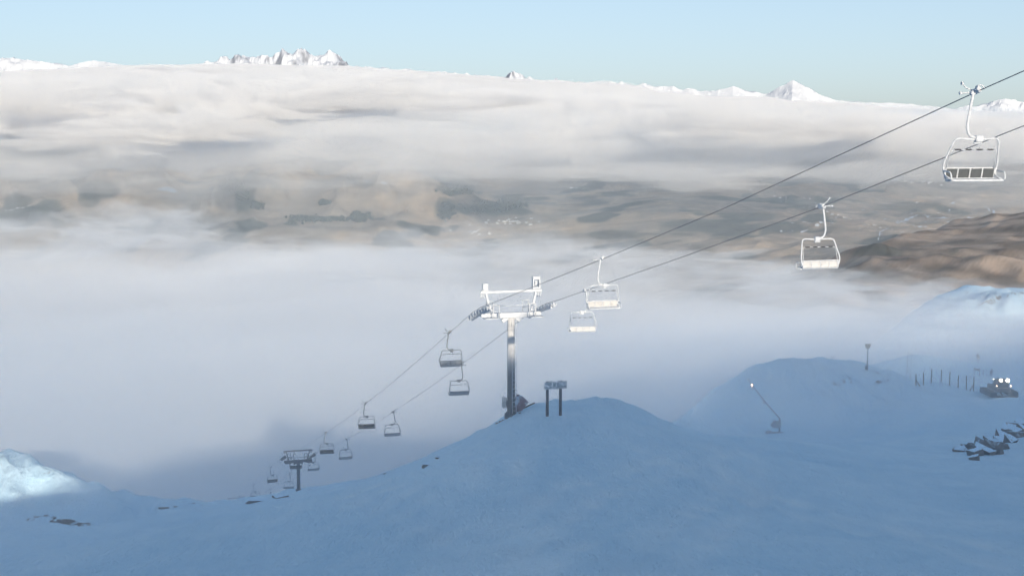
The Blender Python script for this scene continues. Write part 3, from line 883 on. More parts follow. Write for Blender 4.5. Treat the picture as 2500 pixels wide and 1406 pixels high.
def copy_tree(o, parent=None):
    c = o.copy(); scene.collection.objects.link(c)
    if parent is not None:
        c.parent = parent; c.matrix_parent_inverse = o.matrix_parent_inverse.copy()
    for ch in list(o.children): copy_tree(ch, c)
    return c

white_chair = make_chair(M['rimed_panel'], M['rime'], M['rime'], M['rubber'])
proto_open = make_chair(M['dark_pad'], M['rime'], M['rime'], M['rubber'])
proto_dark = make_chair(M['dark_pad'], M['frame'], M['dark_pad'], M['rubber'])  # chairs hanging in shade get the darkened frame colour
M['grey_panel'] = simple_mat('grey_seat_panel', (.34, .37, .41), .75, var=.15, scale=4)
proto_grey = make_chair(M['grey_panel'], M['frame'], M['grey_panel'], M['rubber'])
first = {}
def place_chair(proto, P0, u, v, up, label):
    tx = ray(u, v)[0]
    s = (tx * P0.y - P0.x) / (LD.x - tx * LD.y)
    p = rope_pt(P0, s)
    o = proto if id(proto) not in first else copy_tree(proto)
    first[id(proto)] = 1
    o.location = p
    o.scale = (.95, .95, .95)
    o.rotation_euler = (0, R(rng.uniform(-1.2, 1.2)), TH + (math.pi if up else 0) + R(rng.uniform(-2, 2)))
    sl = math.atan((rope_z(s + 1.5) - rope_z(s - 1.5)) / 3.0)
    for ch in o.children:
        if ch.name.split('.')[0] == 'grip': ch.rotation_euler = (-sl if up else sl, 0, 0)
    tag(o, label, 'ski chair', 'chairs on the uphill rope' if up else 'chairs on the downhill rope')
    return o
LCH = [(2383, 225, proto_open, 'large frosted white chair with four dark pads, nearest the top of the uphill rope'),
       (1470, 628, white_chair, 'sunlit white chair on the uphill rope just above the frosted tower'),
       (1098, 805, proto_grey, 'shaded blue grey chair, first below the frosted tower on the uphill rope'),
       (893, 987, proto_dark, 'shaded chair with a dark seat back, second below the frosted tower on the uphill rope'),
       (796, 1055, proto_dark, 'shaded dark backed chair, first uphill of the dark tower on the uphill rope'),
       (720, 1096, proto_dark, 'shaded dark backed chair hanging behind the post of the dark tower'),
       (663, 1141, proto_dark, 'shaded chair just past the dark tower on the uphill rope'),
       (621, 1185, proto_grey, 'faint chair in the fog, second past the dark tower on the uphill rope'),
       (586, 1209, proto_grey, 'faintest chair, lowest on the uphill rope where it meets the fog')]
RCH = [(2005, 512, white_chair, 'frosted white chair hanging in front of the brown hills, highest on the downhill rope'),
       (1427, 713, white_chair, 'sunlit white chair on the downhill rope just above the frosted tower'),
       (1124, 898, proto_grey, 'shaded chair first below the frosted tower on the downhill rope'),
       (959, 1012, proto_grey, 'pale blue shaded chair second below the frosted tower on the downhill rope'),
       (845, 1074, proto_grey, 'pale blue chair just uphill of the dark tower on the downhill rope'),
       (766, 1103, proto_grey, 'pale chair hanging at the sheaves of the dark tower on the downhill rope'),
       (706, 1161, proto_grey, 'faint chair just past the dark tower on the downhill rope'),
       (658, 1196, proto_grey, 'very faint chair in the fog, lowest on the downhill rope')]
for u, v, pr, lab in LCH: place_chair(pr, PL0, u, v, True, lab)
for u, v, pr, lab in RCH: place_chair(pr, PR0, u, v, False, lab)

def tower(s, base_z, hgt, top_z, steel, arm, label, boxes, lads, lean=0.0):
    """line tower: local x across the line, y along it downhill, z up; crossarm at hgt"""
    p = PC0 + LD * s
    t = empty('lift_tower', (p.x, p.y, base_z), TH)
    t.rotation_euler = (0, lean, TH)
    G = 4.7755 / 2
    m = MB(); m.tube([(0, 0, -1.2), (0, 0, hgt * .5), (0, 0, hgt - .1)], [.31, .29, .27], 8, smooth=False); m.build('column', steel, t)
    m = MB(); m.tube([(0, 0, -.6), (0, 0, .18)], .5, 8, smooth=False); m.tube([(0, 0, .18), (0, 0, .26)], .42, 8, smooth=False); m.build('base_flange', steel, t)
    m = MB(); m.box((0, 0, hgt + .1), (3.6, .42, .40), None, .04)
    for k in (-1, 1): m.box((k * .5, 0, hgt - .22), (.5, .3, .3), Matrix.Rotation(k * R(35), 3, 'Y'), .04)
    m.build('crossarm', arm, t)
    # lifting frame above: two struts, a top bar and hooks
    for k in (-1, 1):
        m = MB(); m.tube([(k * 1.55, 0, hgt + .25), (k * 1.92, 0, hgt + 1.82)], .11, 4, smooth=False); m.build('strut', arm, t)
    m = MB(); m.box((0, 0, hgt + 1.86), (4.7, .2, .20), None, .03); tb = m.build('lifting_bar', arm, t)
    for k in (-1, 1):
        for x in (2.28, 2.10):
            m = MB(); m.tube(rounded([(k * x, 0, hgt + 1.76), (k * x, .02, hgt + 1.5), (k * (x - .05), .1, hgt + 1.42)], .05, 3), .05, 6); m.build('hook', arm, tb)
    if boxes:
        m = MB(); m.box((-1.98, 0, hgt + 2.28), (.42, .35, .50), None, .05); m.box((-1.98, 0, hgt + 2.0), (.5, .3, .1), None, .02); m.build('lamp_housing', arm, t)
        m = MB(); w = .11
        m.box((1.92, 0, hgt + 2.80), (.58, .4, .26), None, .04); m.box((1.68, 0, hgt + 2.38), (w, .38, .62), None, .02); m.box((2.16, 0, hgt + 2.38), (w, .38, .62), None, .02); m.box((1.92, 0, hgt + 2.06), (.60, .4, .16), None, .03)
        m.box((1.9, 0, hgt + 2.4), (.16, .2, .3), None, .03)
        m.build('camera_housing', arm, t)
    # work platforms with guard rails each side
    for k in (-1, 1):
        m = MB(); m.box((k * 1.75, .05, hgt + .02), (1.0, 2.2, .06), None, .01); pf = m.build('platform', arm, t)
        for y in (-.95, .95):
            for x in (1.15, 1.62):
                m = MB(); m.tube([(k * x, y, hgt + .05), (k * x, y, hgt + 1.05)], .042, 6); m.build('rail_post', arm, pf)
            m = MB(); m.tube([(k * 1.12, y, hgt + 1.03), (k * 1.66, y, hgt + 1.06)], .04, 6); m.build('guard_rail', arm, pf)
            m = MB(); m.tube([(k * 1.15, y, hgt + .5), (k * 1.62, y, hgt + .55)], .032, 6); m.build('guard_rail', arm, pf)
    m = MB(); m.tube([(-1.62, -.95, hgt + .98), (0, -.95, hgt + .93), (1.62, -.95, hgt + 1.02)], .028, 6); m.build('guard_rail', arm, t)
    # sheave trains under each rope
    nsh = 8
    for k in (-1, 1):
        tr = MB()
        ss = [s - 2.9 + 5.9 * i / (nsh - 1) for i in range(nsh)]
        zz = [rope_z(a) - base_z - .02 for a in ss]
        tr.tube([(k * (G - .14), a - s, z - .42) for a, z in zip(ss, zz)], .09, 4, smooth=False)
        for i in range(0, nsh, 2):
            tr.tube([(k * (G - .14), ss[i] - s, zz[i] - .2), (k * (G - .14), (ss[i] + ss[i + 1]) / 2 - s, (zz[i] + zz[i + 1]) / 2 - .45), (k * (G - .14), ss[i + 1] - s, zz[i + 1] - .2)], .05, 4, smooth=False)
        tr.box((k * (G - .45), 0, hgt + .16), (.75, .3, .3), None, .04)
        tn = tr.build('sheave_train', arm, t)
        for i in range(nsh):
            m = MB(); y, z = ss[i] - s, zz[i] - .23
            m.tube([(k * G - .055, y, z), (k * G + .055, y, z)], .21, 12, smooth=False); m.tube([(k * G - .10, y, z), (k * G + .10, y, z)], .07, 8, smooth=False)
            m.build('sheave_wheel', arm, tn)
        for i in range(0, nsh, 1):   # rope catchers, stubby with frost
            m = MB(); y, z = ss[i] - s, zz[i]
            m.box((k * (G + .16), y, z - .28), (.10, .08, .34), Matrix.Rotation(k * R(18 + 7 * (i % 3)), 3, 'Y') @ Matrix.Rotation(R(25), 3, 'X'), .02)
            m.build('rope_catcher', arm, tn)
    if lads:
        m = MB()
        for x in (-.01, .30): m.tube([(x, -.36, .25), (x, -.34, hgt - .15)], .026, 6)
        ld = m.build('ladder', arm, t)
        n = int((hgt - .6) / .33)
        for i in range(n):
            m = MB(); m.tube([(-.01, -.355, .45 + .33 * i), (.30, -.355, .45 + .33 * i)], .019, 6); m.build('rung', arm, ld)
    return t

def make_tower(s, steel, arm, label, boxes, lads, arm_z):
    p = PC0 + LD * s
    b = gz(p.x, p.y)
    t = tower(s, b, arm_z - b, 0, steel, arm, label, boxes, lads)
    return tag(t, label, 'lift tower', 'chairlift towers'), b
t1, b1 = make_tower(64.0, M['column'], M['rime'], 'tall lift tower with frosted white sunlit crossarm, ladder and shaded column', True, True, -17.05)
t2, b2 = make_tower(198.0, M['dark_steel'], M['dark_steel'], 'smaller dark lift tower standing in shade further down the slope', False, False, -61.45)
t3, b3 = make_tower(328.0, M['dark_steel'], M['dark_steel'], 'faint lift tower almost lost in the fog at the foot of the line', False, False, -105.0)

# control cabinet on the tower foot, and the crash mat and boards lying by it
m = MB(); m.box((0, 0, 0), (.38, .42, .78), None, .08); m.box((.16, -.225, 0), (.06, .05, .5), None, .01)
p = t1.matrix_world; bpy.context.view_layer.update()
def tower_pt(x, y, z):
    return t1.matrix_world @ Vector((x, y, z))
q = tower_pt(-.52, -.05, 1.05)
cab = empty('control_cabinet', (q.x, q.y, q.z - .39), TH)
m = MB(); m.box((0, 0, .39), (.36, .42, .80), None, .09); m.build('housing', M['rimed_panel'], cab)
m = MB(); m.box((.12, -.225, .36), (.07, .03, .5), None, .01); m.build('door_gap', M['dark_steel'], cab)
m = MB(); m.tube([(.1, .05, .25), (.36, .05, .25)], .05, 6); m.tube([(.1, .05, .6), (.36, .05, .6)], .05, 6); m.build('bracket', M['steel'], cab)
tag(cab, 'small frosted control cabinet fixed to the foot of the tall tower', 'cabinet')

def on_ground(u, Y):
    """point on the snow at azimuth of pixel column u and distance Y"""
    x = (u - 1250) / F_PX * Y * 1.02
    return x, Y, gz(x, Y)
def find_ground(u, v, y0=30, y1=420):
    """first place where the line of sight through a pixel meets the snow"""
    ys_ = np.arange(y0, y1, .5)
    a, b = ray(u, v)
    g_ = ground(a * ys_, ys_); h_ = b * ys_ - g_
    k = np.where(h_ < 0)[0]
    if len(k) == 0: return None
    y = ys_[k[0]]
    return a * y, y, gz(a * y, y)

q = tower_pt(1.05, .7, 0); z = gz(q.x, q.y)
m = MB(); m.prism([(-.75, -.4), (-.70, .8), (-.30, 1.28), (.0, 1.16), (.50, .65), (.05, .15), (-.2, -.4)], -.12, .16)
cm = m.build('crash_mat', M['mat_red'], None, (q.x, q.y, z)); cm.rotation_euler = (R(-8), 0, TH)
tag(cm, 'dull red padded mat propped beside the foot of the tall tower', 'crash mat')
x, y, z = find_ground(1288, 995) or (1.2, 106, -24)
m = MB(); m.box((0, 0, .05), (1.3, .16, .07), Matrix.Rotation(R(-20), 3, 'Y'), .01)
bd = m.build('loose_plank', M['wood'], None, (x, y, z + .06)); bd.rotation_euler = (0, 0, .35)
tag(bd, 'dark plank half buried in snow between the tower and the sign', 'plank')
# rubble round the tower foot
q = tower_pt(-.8, -.6, 0); rb0 = (q.x, q.y, gz(q.x, q.y))
rb = empty('rubble', rb0)
for i, (dx, dy, sc) in enumerate(((-.75, -.5, .13), (-.5, -.75, .1), (-1.0, -.7, .14), (-.2, -.75, .09), (.5, -.6, .1), (-1.25, -.55, .12))):
    q = tower_pt(dx, dy, 0)
    m = MB(); m.rock((sc, sc * .8, sc * .7), 50 + i)
    m.build('rock', M['rock'], rb, (q.x - rb0[0], q.y - rb0[1], gz(q.x, q.y) + sc * .2 - rb0[2]))
tag(rb, 'small dark stones half buried at the foot of the tall tower', 'rocks')

# ------------------------------------------------------------------ trail sign on two posts
a, b = find_ground(1336, 1018), find_ground(1367, 1004)
pa, pb = pt(1336, 1018, 102), pt(1368, 1006, 102.3)
za, zb = gz(pa[0], pa[1]), gz(pb[0], pb[1])
sg = empty('trail_sign', (pa[0], pa[1], za))
wdt = pb[0] - pa[0]
if abs(zb - za) > .9: zb = za + .45
yaw = math.atan2(pb[1] - pa[1], wdt); sg.rotation_euler = (0, 0, yaw)
L = math.hypot(wdt, pb[1] - pa[1])
topz = pt(1355, 946, 102.5)[2] - za
for k, zz in ((0, 0), (L, zb - za)):
    m = MB(); m.tube([(k, 0, zz - .5), (k, 0, topz + .55)], .105, 8, smooth=False); m.build('post', M['dark_steel'], sg)
m = MB(); m.box((L / 2 + .06, -.15, topz + .26), (1.68, .10, .52), None, .02); bo = m.build('board', M['sign_board'], sg)
m = MB(); m.box((L / 2 - .48, -.205, topz + .39), (.5, .012, .2), None, .004); m.build('printed_panel', M['sign_face'], bo)
m = MB(); m.box((L / 2 + .34, -.205, topz + .28), (.98, .012, .34), None, .004); m.build('printed_panel', M['sign_face'], bo)
m = MB(); m.box((L / 2 - .48, -.205, topz + .13), (.5, .012, .16), None, .004); m.build('printed_panel', M['sign_face'], bo)
for k in (.25, L - .25):
    m = MB(); m.lump((L / 2 + .06 + (k - L / 2) * 1.3, -.1, topz + .55), (.22, .14, .07), 5, 2, .1); m.build('snow_cap', M['rime'], bo)
tag(sg, 'frosted trail sign board on two dark posts beside the tall tower', 'sign')

# ------------------------------------------------------------------ rocks breaking through the snow
def rock_group(name, label, u, v, items, group=None, Y0=40):
    g0 = find_ground(u, v, Y0)
    if g0 is None: return None
    root = empty(name, g0)
    for i, (dx, dy, dz, sx, sy, sz, rz) in enumerate(items):
        x, y = g0[0] + dx, g0[1] + dy
        m = MB(); m.rock((sx * .7, sy * .7, sz * .6), int(u) + i * 7)
        o = m.build('rock', M['rock'], root, (dx, dy, gz(x, y) - g0[2] + dz)); o.rotation_euler = (0, 0, rz)
    return tag(root, label, 'rocks', group)
rock_group('rock_outcrop', 'dark rocks breaking through the snow below the tall tower', 1045, 1137, [(0, 0, 0, .75, .5, .32, .2), (-.5, -.3, -.1, .4, .3, .25, .9), (.95, .2, -.05, .55, .3, .2, .5), (-.85, -.5, -.1, .25, .2, .16, 0)])
rock_group('rock_outcrop', 'small dark rocks on the snow skyline between the two towers', 945, 1155, [(0, 0, -.05, .5, .4, .2, .2), (.8, .5, -.1, .35, .3, .18, .9)])
rock_group('rock_outcrop', 'shaded rocky lip at the low end of the piste', 400, 1240, [(0, 0, -.1, 1.3, .9, .7, .2), (-1.8, -1, -.2, .9, .7, .5, .9), (1.9, 1.2, -.2, 1.2, .8, .5, .5), (-3.4, -1.8, -.25, .7, .6, .4, .1), (3.8, 2.0, -.3, 1.3, .7, .45, .3)])
rock_group('rock_outcrop', 'dark rock band in the snow under the faint foggy chairs', 630, 1222, [(0, 0, -.2, 2.2, 1.2, .8, .2), (2.6, .8, -.2, 1.5, 1.0, .7, .5), (-2.5, -1, -.3, 1.5, 1, .6, .1)])
rock_group('rock_outcrop', 'low dark rocks just uphill of the foot of the dark tower', 772, 1191, [(0, 0, -.2, 1.5, .8, .45, .2), (1.7, .6, -.25, 1.0, .6, .4, .4)])

# the big dark outcrop low on the right: ledge, block, and a slab rising to the edge of the picture
g0 = find_ground(2385, 1128) or (40, 128, -33)
oc = empty('rock_outcrop', g0)
px = g0[1] / F_PX * 1.03
orr = random.Random(5)
oc.location = g0
def oc_rock(u, v, r):
    p_ = find_ground(u + orr.uniform(-3, 3), v + orr.uniform(-2, 2), 90)
    if p_ is None: return
    k_ = p_[1] / F_PX * r * 1.45
    m = MB(); m.rock((k_ * orr.uniform(.9, 1.4), k_ * orr.uniform(.9, 1.5), k_ * orr.uniform(.6, 1.0)), orr.randrange(9999))
    o = m.build('rock', M['rock'], oc, (p_[0] - g0[0], p_[1] - g0[1], p_[2] - g0[2] + k_ * .3))
    o.rotation_euler = (R(orr.uniform(-20, 20)), R(orr.uniform(-30, 30)), R(orr.uniform(0, 180)))
for a_ in [(2340, 1102, 8), (2352, 1101, 9), (2364, 1101, 10), (2377, 1100, 12), (2378, 1113, 10), (2381, 1125, 9), (2393, 1105, 13), (2404, 1094, 14), (2418, 1089, 13), (2412, 1108, 10), (2428, 1096, 15), (2438, 1085, 13), (2449, 1076, 14), (2458, 1067, 12), (2467, 1060, 13), (2477, 1053, 12), (2486, 1047, 12), (2491, 1040, 9),
           (2432, 1108, 9), (2446, 1094, 9), (2462, 1080, 10), (2480, 1068, 10), (2494, 1058, 11), (2505, 1044, 12)]:
    oc_rock(*a_)
tag(oc, 'large dark broken rock outcrop at the edge of the bench below the snow groomer', 'rocks')

# ------------------------------------------------------------------ snow gun: lance on a stand, with a lit lamp
g0 = find_ground(1895, 1057, 140) or pt(1895, 1060, 240)
sgun = empty('snow_gun', g0)
k = g0[1] / F_PX * 1.03
m = MB(); m.box((-1.3, 0, .12), (.9, .5, .4), None, .06); m.box((.6, 0, .0), (3.6, .5, .22), None, .05); m.build('sledge_base', M['grey_panel'], sgun)
m = MB(); m.tube([(.55, 0, 0), (.55, 0, 35 * k)], .16, 8); m.build('mast', M['grey_panel'], sgun)
m = MB(); m.box((-.05, -.1, 21 * k), (1.0, .6, 1.15), None, .12); m.tube([(-.6, -.45, 19 * k), (-.6, .2, 19 * k)], .35, 10); m.build('pump_housing', M['grey_panel'], sgun)
tip = (-67 * k, 1.0, 127 * k)
m = MB(); m.tube([(.62, 0, 30 * k), (.45, 0, 37 * k), (-30 * k, .4, 78 * k), tip], [.13, .11, .085, .06], 8); m.build('lance', M['grey_panel'], sgun)
m = MB(); m.box((-68 * k, 1.0, 128.5 * k), (.34, .2, .22), Matrix.Rotation(R(45), 3, 'Y'), .04); m.build('nozzle_head', M['grey_panel'], sgun)
m = MB(); m.tube([(-60 * k, .8, 116 * k), (-60 * k, .6, 116 * k)], .09, 10); m.build('lamp', M['lamp_warm'], sgun)
m = MB(); m.lump((-31 * k, .35, 73 * k), (.3, .2, .3), 3, 2); m.lump((-58 * k, .8, 107 * k), (.25, .15, .45), 4, 2); m.build('ice_crust', M['rime'], sgun)
m = MB()
for i in range(4): m.tube([(-.5 + .28 * i, -.12, 27 * k), (-.5 + .28 * i, -.1, (35 - 2 * i) * k)], .05, 6)
m.build('hose_coupling', M['grey_panel'], sgun)
tag(sgun, 'snow making lance on a stand leaning uphill with one lit lamp near its tip', 'snow gun')

# ------------------------------------------------------------------ trail marker poles and frame on the hill
def ground_or(u, v, Y0, Yd):
    g_ = find_ground(u, v, Y0)
    return g_ if g_ and abs(g_[1] - Yd) < 60 else (lambda q: (q[0], q[1], gz(q[0], q[1])))(pt(u, v, Yd))
g0 = ground_or(2117, 903, 150, 270); k = g0[1] / F_PX * 1.02
mk = empty('marker_pole', g0)
m = MB(); m.tube([(0, 0, -.3), (0, 0, 54 * k)], .09, 6); m.build('pole', M['frame'], mk)
m = MB(); m.tube([(-.1, 0, 0), (-.1, 0, 10 * k)], .3, 8); m.build('padding', M['frame'], mk)
for s_ in (-1, 1):
    m = MB(); m.box((s_ * .24, 0, 58 * k), (.50, .08, .78), Matrix.Rotation(R(s_ * 14), 3, 'Y'), .03); m.build('marker_board', M['frame'], mk)
tag(mk, 'tall thin pole topped by two grey boards on the rounded hill', 'marker pole')
g0 = ground_or(2033, 874, 150, 275)
mk = empty('marker_pole', g0)
m = MB(); m.tube([(0, 0, -.3), (0, 0, 12 * k)], .07, 6); m.build('pole', M['frame'], mk)
for s_ in (-1, 1):
    m = MB(); m.tube([(0, 0, 7 * k), (s_ * .35, 0, 14 * k)], .05, 6); m.build('arm', M['frame'], mk)
tag(mk, 'short forked pole on the crest of the rounded hill', 'marker pole')
g0 = pt(2220, 878, 300); g0 = (g0[0], g0[1], gz(g0[0], g0[1]))
fr = empty('timing_frame', g0); k = g0[1] / F_PX * 1.02; hz0 = pt(2220, 864, 300)[2] - g0[2]
for s_ in (-1, 1):
    m = MB(); m.tube([(s_ * 4.5 * k, 0, -.3), (s_ * 4.5 * k, 0, hz0)], .06, 6); m.build('post', M['frame'], fr)
m = MB(); m.tube([(-4.8 * k, 0, hz0), (4.8 * k, 0, hz0)], .06, 6); m.build('bar', M['frame'], fr)
tag(fr, 'thin goal shaped frame standing on the far ridge', 'frame')

# ------------------------------------------------------------------ row of fence posts
us_ = [2236, 2254, 2273, 2297, 2318, 2339, 2359, 2377]
g0 = ground_or(2238, 944, 200, 290)
fn = empty('snow_fence', g0)
ends = []
for i, u in enumerate(us_):
    a_ = ray(u, 944 + i * .6)[0]
    y = g0[1]; x = a_ * y; z = gz(x, y)
    k = y / F_PX * 1.02
    h = (30 + (i * 37 % 5)) * k
    m = MB(); m.tube([(0, 0, -.4), (rng.uniform(-.05, .05), 0, h)], .10, 6, smooth=False); m.build('post', M['wood'], fn, (x - g0[0], 0, z - g0[2]))
    ends.append((x - g0[0], z - g0[2], k))
for (x, z, k), s_ in ((ends[0], 1), (ends[-1], -1)):
    m = MB(); m.tube([(x, -.1, z + 15 * k), (x + s_ * 12 * k, -.1, z - .2)], .085, 6, smooth=False); m.build('brace', M['wood'], fn)
tag(fn, 'row of eight dark timber fence posts with slanting end braces', 'fence')

# ------------------------------------------------------------------ signs and figures behind the fence
g0 = pt(2385, 912, 305); g0 = (g0[0], g0[1], gz(g0[0], g0[1])); k = g0[1] / F_PX * 1.02
bn = empty('safety_banner', g0); tz = pt(2385, 898, 305)[2] - g0[2]
for s_ in (-1, 1):
    m = MB(); m.tube([(s_ * 6 * k, 0, -.3), (s_ * 6 * k, 0, tz + .1)], .07, 6); m.build('pole', M['frame'], bn)
m = MB(); m.prism([(-6 * k, tz), (6 * k, tz - .2), (7 * k, tz - 10 * k), (3 * k, tz - 8 * k), (-5 * k, tz - 6 * k)], -.03, .03); m.build('netting', M['dark_steel'], bn)
tag(bn, 'dark sagging safety net between two poles behind the fence posts', 'net')

def person(u, v, Y, h, label, jacket, trousers, lean=0.0, face=0.0):
    x, y, _ = pt(u, v, Y)
    z = gz(x, y)
    verts = [(0, 0, .93), (0, 0, 1.18), (0, 0, 1.42), (0, -.01, 1.52), (0, -.02, 1.63), (0, -.02, 1.76),
             (.12, 0, .88), (.14, -.05, .48), (.15, .02, .09), (.16, -.14, .04), (-.12, 0, .88), (-.15, .04, .48), (-.16, .08, .09), (-.17, -.08, .04),
             (.20, 0, 1.40), (.30, -.02, 1.13), (.33, -.14, .90), (-.20, 0, 1.40), (-.30, -.02, 1.13), (-.32, -.16, .92)]
    edges = [(0, 1), (1, 2), (2, 3), (3, 4), (4, 5), (0, 6), (6, 7), (7, 8), (8, 9), (0, 10), (10, 11), (11, 12), (12, 13), (2, 14), (14, 15), (15, 16), (2, 17), (17, 18), (18, 19)]
    rad = [.17, .18, .17, .07, .11, .10, .12, .085, .06, .055, .12, .085, .06, .055, .085, .065, .05, .085, .065, .05]
    me = bpy.data.meshes.new('person'); me.from_pydata([(a_, b_, c_) for a_, b_, c_ in verts], edges, [])
    o = bpy.data.objects.new('person', me); link(o)
    sk = o.modifiers.new('skin', 'SKIN'); 
    for i, r_ in enumerate(rad): me.skin_vertices[0].data[i].radius = (r_, r_)
    me.skin_vertices[0].data[0].use_root = True
    sb = o.modifiers.new('sub', 'SUBSURF'); sb.levels = 1; sb.render_levels = 1
    me.materials.append(jacket)
    s_ = h / 1.86
    o.scale = (s_, s_, s_); o.location = (x, y, z); o.rotation_euler = (0, lean, face)
    return tag(o, label, 'person')
person(2420, 909, 305, 1.8, 'person in dark clothing standing on the snow above the snow groomer', M['cloth'], M['cloth'])
g0 = pt(2400, 911, 305); g0 = (g0[0], g0[1], gz(g0[0], g0[1]))
mk = empty('marker_pole', g0)
m = MB(); m.tube([(0, 0, -.3), (0, 0, 1.3)], .06, 6); m.build('pole', M['frame'], mk)
m = MB(); m.tube([(0, 0, .2), (0, 0, .75)], .11, 6); m.build('padding', M['frame'], mk)
tag(mk, 'short pale marker pole between the net and the standing person', 'marker pole')
g0 = pt(2387, 880, 330); g0 = (g0[0], g0[1], gz(g0[0], g0[1])); k = g0[1] / F_PX * 1.02; tz = pt(2387, 880, 330)[2] - g0[2]
fg = empty('fan_gun', g0)
m = MB(); m.tube([(0, 0, -.3), (0, 0, tz + 4 * k)], .12, 6); m.build('mast', M['dark_steel'], fg)
m = MB(); m.tube([(.12, -.35, tz + 6 * k), (-.05, .35, tz + 12 * k)], [.34, .42], 10); m.tube([(-.3, 0, tz + 11 * k), (.1, 0, tz + 17 * k)], .22, 8); m.build('fan_barrel', M['dark_steel'], fg)
m = MB(); m.tube([(.25, 0, tz + 17 * k), (.28, 0, tz + 25 * k)], .06, 6); m.build('antenna', M['frame'], fg)
tag(fg, 'dark fan shaped snow gun on a mast above the fence posts', 'snow gun')

# ------------------------------------------------------------------ snow groomer with its lamps on
g0 = ground_or(2443, 966, 150, 262); k = g0[1] / F_PX * 1.03
gr_ = empty('snow_groomer', g0, R(6))
m = MB(); m.prism([(-31 * k, 9 * k), (-26 * k, 6.5 * k), (22 * k, 2 * k), (31 * k, 5 * k), (27 * k, -3.5 * k), (20 * k, -4 * k), (-22 * k, 0), (-27 * k, 2 * k)], -2.3, -2.0)
m.box((0, -1.95, 3 * k), (44 * k, .25, .18), None, .03)
m.build('blade', M['rubber'], gr_)
for s_ in (-1, 1):
    m = MB(); tr = []
    m.prism([(s_ * 1.95 - .55, .1), (s_ * 1.95 + .55, .1), (s_ * 1.95 + .55, .95), (s_ * 1.95 - .55, .95)], -1.6, 3.2)
    tk = m.build('track', M['rubber'], gr_)
    for i in range(5):
        m = MB(); m.tube([(s_ * 2.52, -1.1 + i * .95, .5), (s_ * 2.60, -1.1 + i * .95, .5)], .36, 10); m.build('wheel', M['dark_steel'], tk)
m = MB(); m.box((0, .9, 1.25), (2.5, 4.3, .8), None, .1); m.build('body', M['cat_red'], gr_)
cabm = MB(); cabm.prism([(-1.05, 1.62), (1.05, 1.62), (.92, 2.95), (-.92, 2.95)], -.9, .9); cb = cabm.build('cab', M['cat_red'], gr_)
m = MB(); m.prism([(-.93, 1.75), (.93, 1.75), (.82, 2.75), (-.82, 2.75)], -.94, -.91); m.build('windscreen', M['glass'], cb)
m = MB(); m.box((0, -.2, 3.02), (2.3, .3, .12), None, .03); m.build('lamp_bar', M['dark_steel'], cb)
for x_, z_, rx, rz_, mt in ((-.55, 3.0, .24, .17, 'lamp_white'), (.70, 2.95, .29, .26, 'lamp_white'), (-1.95, 3.25, .05, .13, 'lamp_white'), (-1.30, 2.0, .06, .15, 'lamp_warm'), (1.30, 1.95, .07, .16, 'lamp_warm')):
    m = MB(); m.tube([(x_, -1.12, z_), (x_, -.98, z_)], rx, 14, flat=1.0); o = m.build('work_lamp', M[mt], gr_)
for x_ in (-1.95, -1.30, 1.30):
    m = MB(); m.tube([(x_, -.97, 1.2), (x_, -.97, 3.2 if x_ < -1.5 else 2.0)], .05, 6); m.build('lamp_stalk', M['dark_steel'], gr_)
for s_ in (-1, 1):
    m = MB(); m.tube([(s_ * .6, -.9, .9), (s_ * .6, -2.0, .55)], .1, 6); m.build('blade_arm', M['dark_steel'], gr_)
tag(gr_, 'snow groomer facing downhill with bright work lamps lit and dark blade', 'snow groomer')

# ------------------------------------------------------------------ valley details: village, woods, snow drifts
hr = random.Random(31)
def house(x, y, w, d, h, rz):
    z = vz(x, y)
    t = empty('village_house', (x, y, z), rz)
    m = MB(); m.box((0, 0, h / 2 - 2), (w, d, h + 4)); m.build('wall', M['house'], t)
    m = MB(); m.prism([(-w * .56, h), (w * .56, h), (0, h + w * .35)], -d * .55, d * .55); m.build('roof', M['house_roof'] if hr.random() < .5 else M['house'], t)
    return tag(t, 'tiny pale house of the village far down in the valley', 'house', 'houses of the valley village')
def vpt(u, v):
    a_, b_ = ray(u, v)
    y = 5000.0
    while y < 13000:
        if b_ * y < vz(a_ * y, y): break
        y += 25
    return a_ * y, y
for i in range(36):
    if i < 28: u, v = hr.gauss(1250, 36), hr.gauss(545, 4)
    else: u, v = hr.gauss(1150, 25), hr.gauss(572, 6)
    x, y = vpt(u, v)
    house(x, y, hr.uniform(7, 11), hr.uniform(9, 16), hr.uniform(3, 5), hr.uniform(0, 3))

def woods(name, label, spots, n, seed):
    wr = random.Random(seed); m = MB()
    for (u, v, ru, rv) in spots:
        for i in range(n):
            x, y = vpt(u + wr.gauss(0, ru), v + wr.gauss(0, rv))
            s_ = wr.uniform(5, 10); z = vz(x, y)
            vs_l, fs_l = icos(1)
            m.add([(x + q_[0] * s_, y + q_[1] * s_, z + 6 + q_[2] * s_ * wr.uniform(.8, 1.3)) for q_ in vs_l], fs_l)
    o = m.build(name, M['wood_far'])
    return tag(o, label, None, None, 'stuff')
woods('woodland', 'dark conifer woods on the valley side', [(880, 533, 14, 5), (800, 538, 28, 3), (745, 537, 18, 3), (630, 505, 7, 3), (790, 498, 5, 2)], 170, 3)
woods('woodland', 'dark scrub in the gorge above the village', [(1110, 470, 16, 5), (1090, 520, 10, 8), (1200, 510, 30, 6), (1250, 500, 20, 6), (570, 458, 10, 6), (590, 480, 6, 5)], 120, 4)

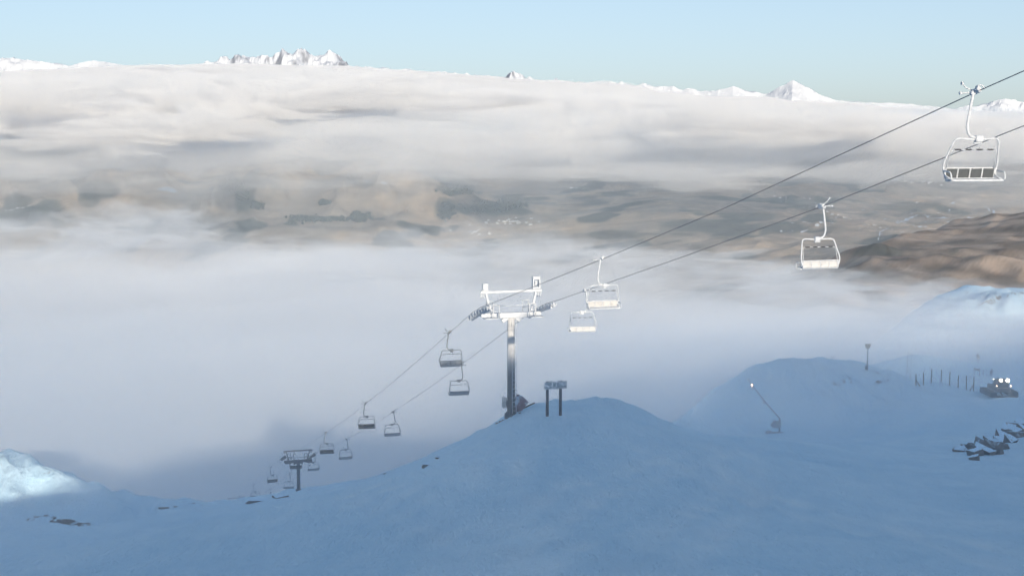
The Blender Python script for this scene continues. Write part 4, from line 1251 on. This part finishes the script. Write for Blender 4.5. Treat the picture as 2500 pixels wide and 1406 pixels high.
dr = MB(); wr = random.Random(9)
def drift(path, w):
    P = []
    for (u, v) in path:
        x, y = vpt(u, v); P.append((x, y))
    fine = []
    for (x0, y0), (x1, y1) in zip(P[:-1], P[1:]):
        n_ = 6
        for i in range(n_): fine.append((x0 + (x1 - x0) * i / n_, y0 + (y1 - y0) * i / n_))
    fine.append(P[-1])
    vs_l, fs_l = [], []
    for i, (x, y) in enumerate(fine):
        ww = w * (.35 + wr.random()) * (1 - .7 * abs(2 * i / (len(fine) - 1) - 1))
        for s_ in (-1, 1):
            yy = y + s_ * ww
            vs_l.append((x, yy, vz(x, yy) + 2.5))
    for i in range(len(fine) - 1): fs_l.append((2 * i, 2 * i + 2, 2 * i + 3, 2 * i + 1))
    dr.add(vs_l, fs_l)
for path, w in [([(2190, 547), (2215, 538), (2240, 527)], 30), ([(2262, 534), (2295, 534), (2318, 534)], 28), ([(2255, 528), (2275, 529)], 25), ([(2360, 535), (2378, 535)], 30), ([(2405, 537), (2424, 534)], 30), ([(2346, 551), (2358, 546)], 25),
                ([(2245, 573), (2265, 570), (2285, 566)], 30), ([(2290, 563), (2318, 554)], 18), ([(2200, 583), (2222, 581)], 28), ([(2216, 592), (2222, 588)], 20), ([(2187, 549), (2192, 542), (2198, 540)], 14), ([(2145, 582), (2148, 570), (2170, 558)], 10), ([(2143, 590), (2146, 583)], 12),
                ([(1955, 570), (1972, 564)], 30), ([(2000, 546), (2012, 546)], 25), ([(1990, 552), (2000, 550)], 22), ([(2028, 547), (2035, 545)], 20), ([(2155, 500), (2165, 498)], 30), ([(2160, 509), (2166, 510)], 25), ([(2400, 505), (2425, 515), (2442, 527)], 26), ([(2220, 525), (2228, 522)], 22), ([(2320, 500), (2332, 496)], 20), ([(2240, 558), (2252, 557)], 22), ([(2330, 571), (2338, 570)], 18),
                ([(385, 465), (410, 462), (432, 470)], 26), ([(890, 445), (905, 440)], 24), ([(930, 448), (950, 452)], 18), ([(1140, 567), (1160, 566)], 18)]:
    drift(path, w)
for i in range(70):
    u, v = wr.uniform(1900, 2470), wr.gauss(545, 26)
    if v < 480: continue
    l_ = wr.uniform(3, 11)
    drift([(u, v), (u + l_, v - wr.uniform(-.5, 1.5))], wr.uniform(8, 18))
ob = dr.build('snow_patches', M['alp_snow'] if 'alp_snow' in M else M['rime'])
tag(ob, 'thin white streaks of old snow scattered over the brown hills', None, None, 'stuff')
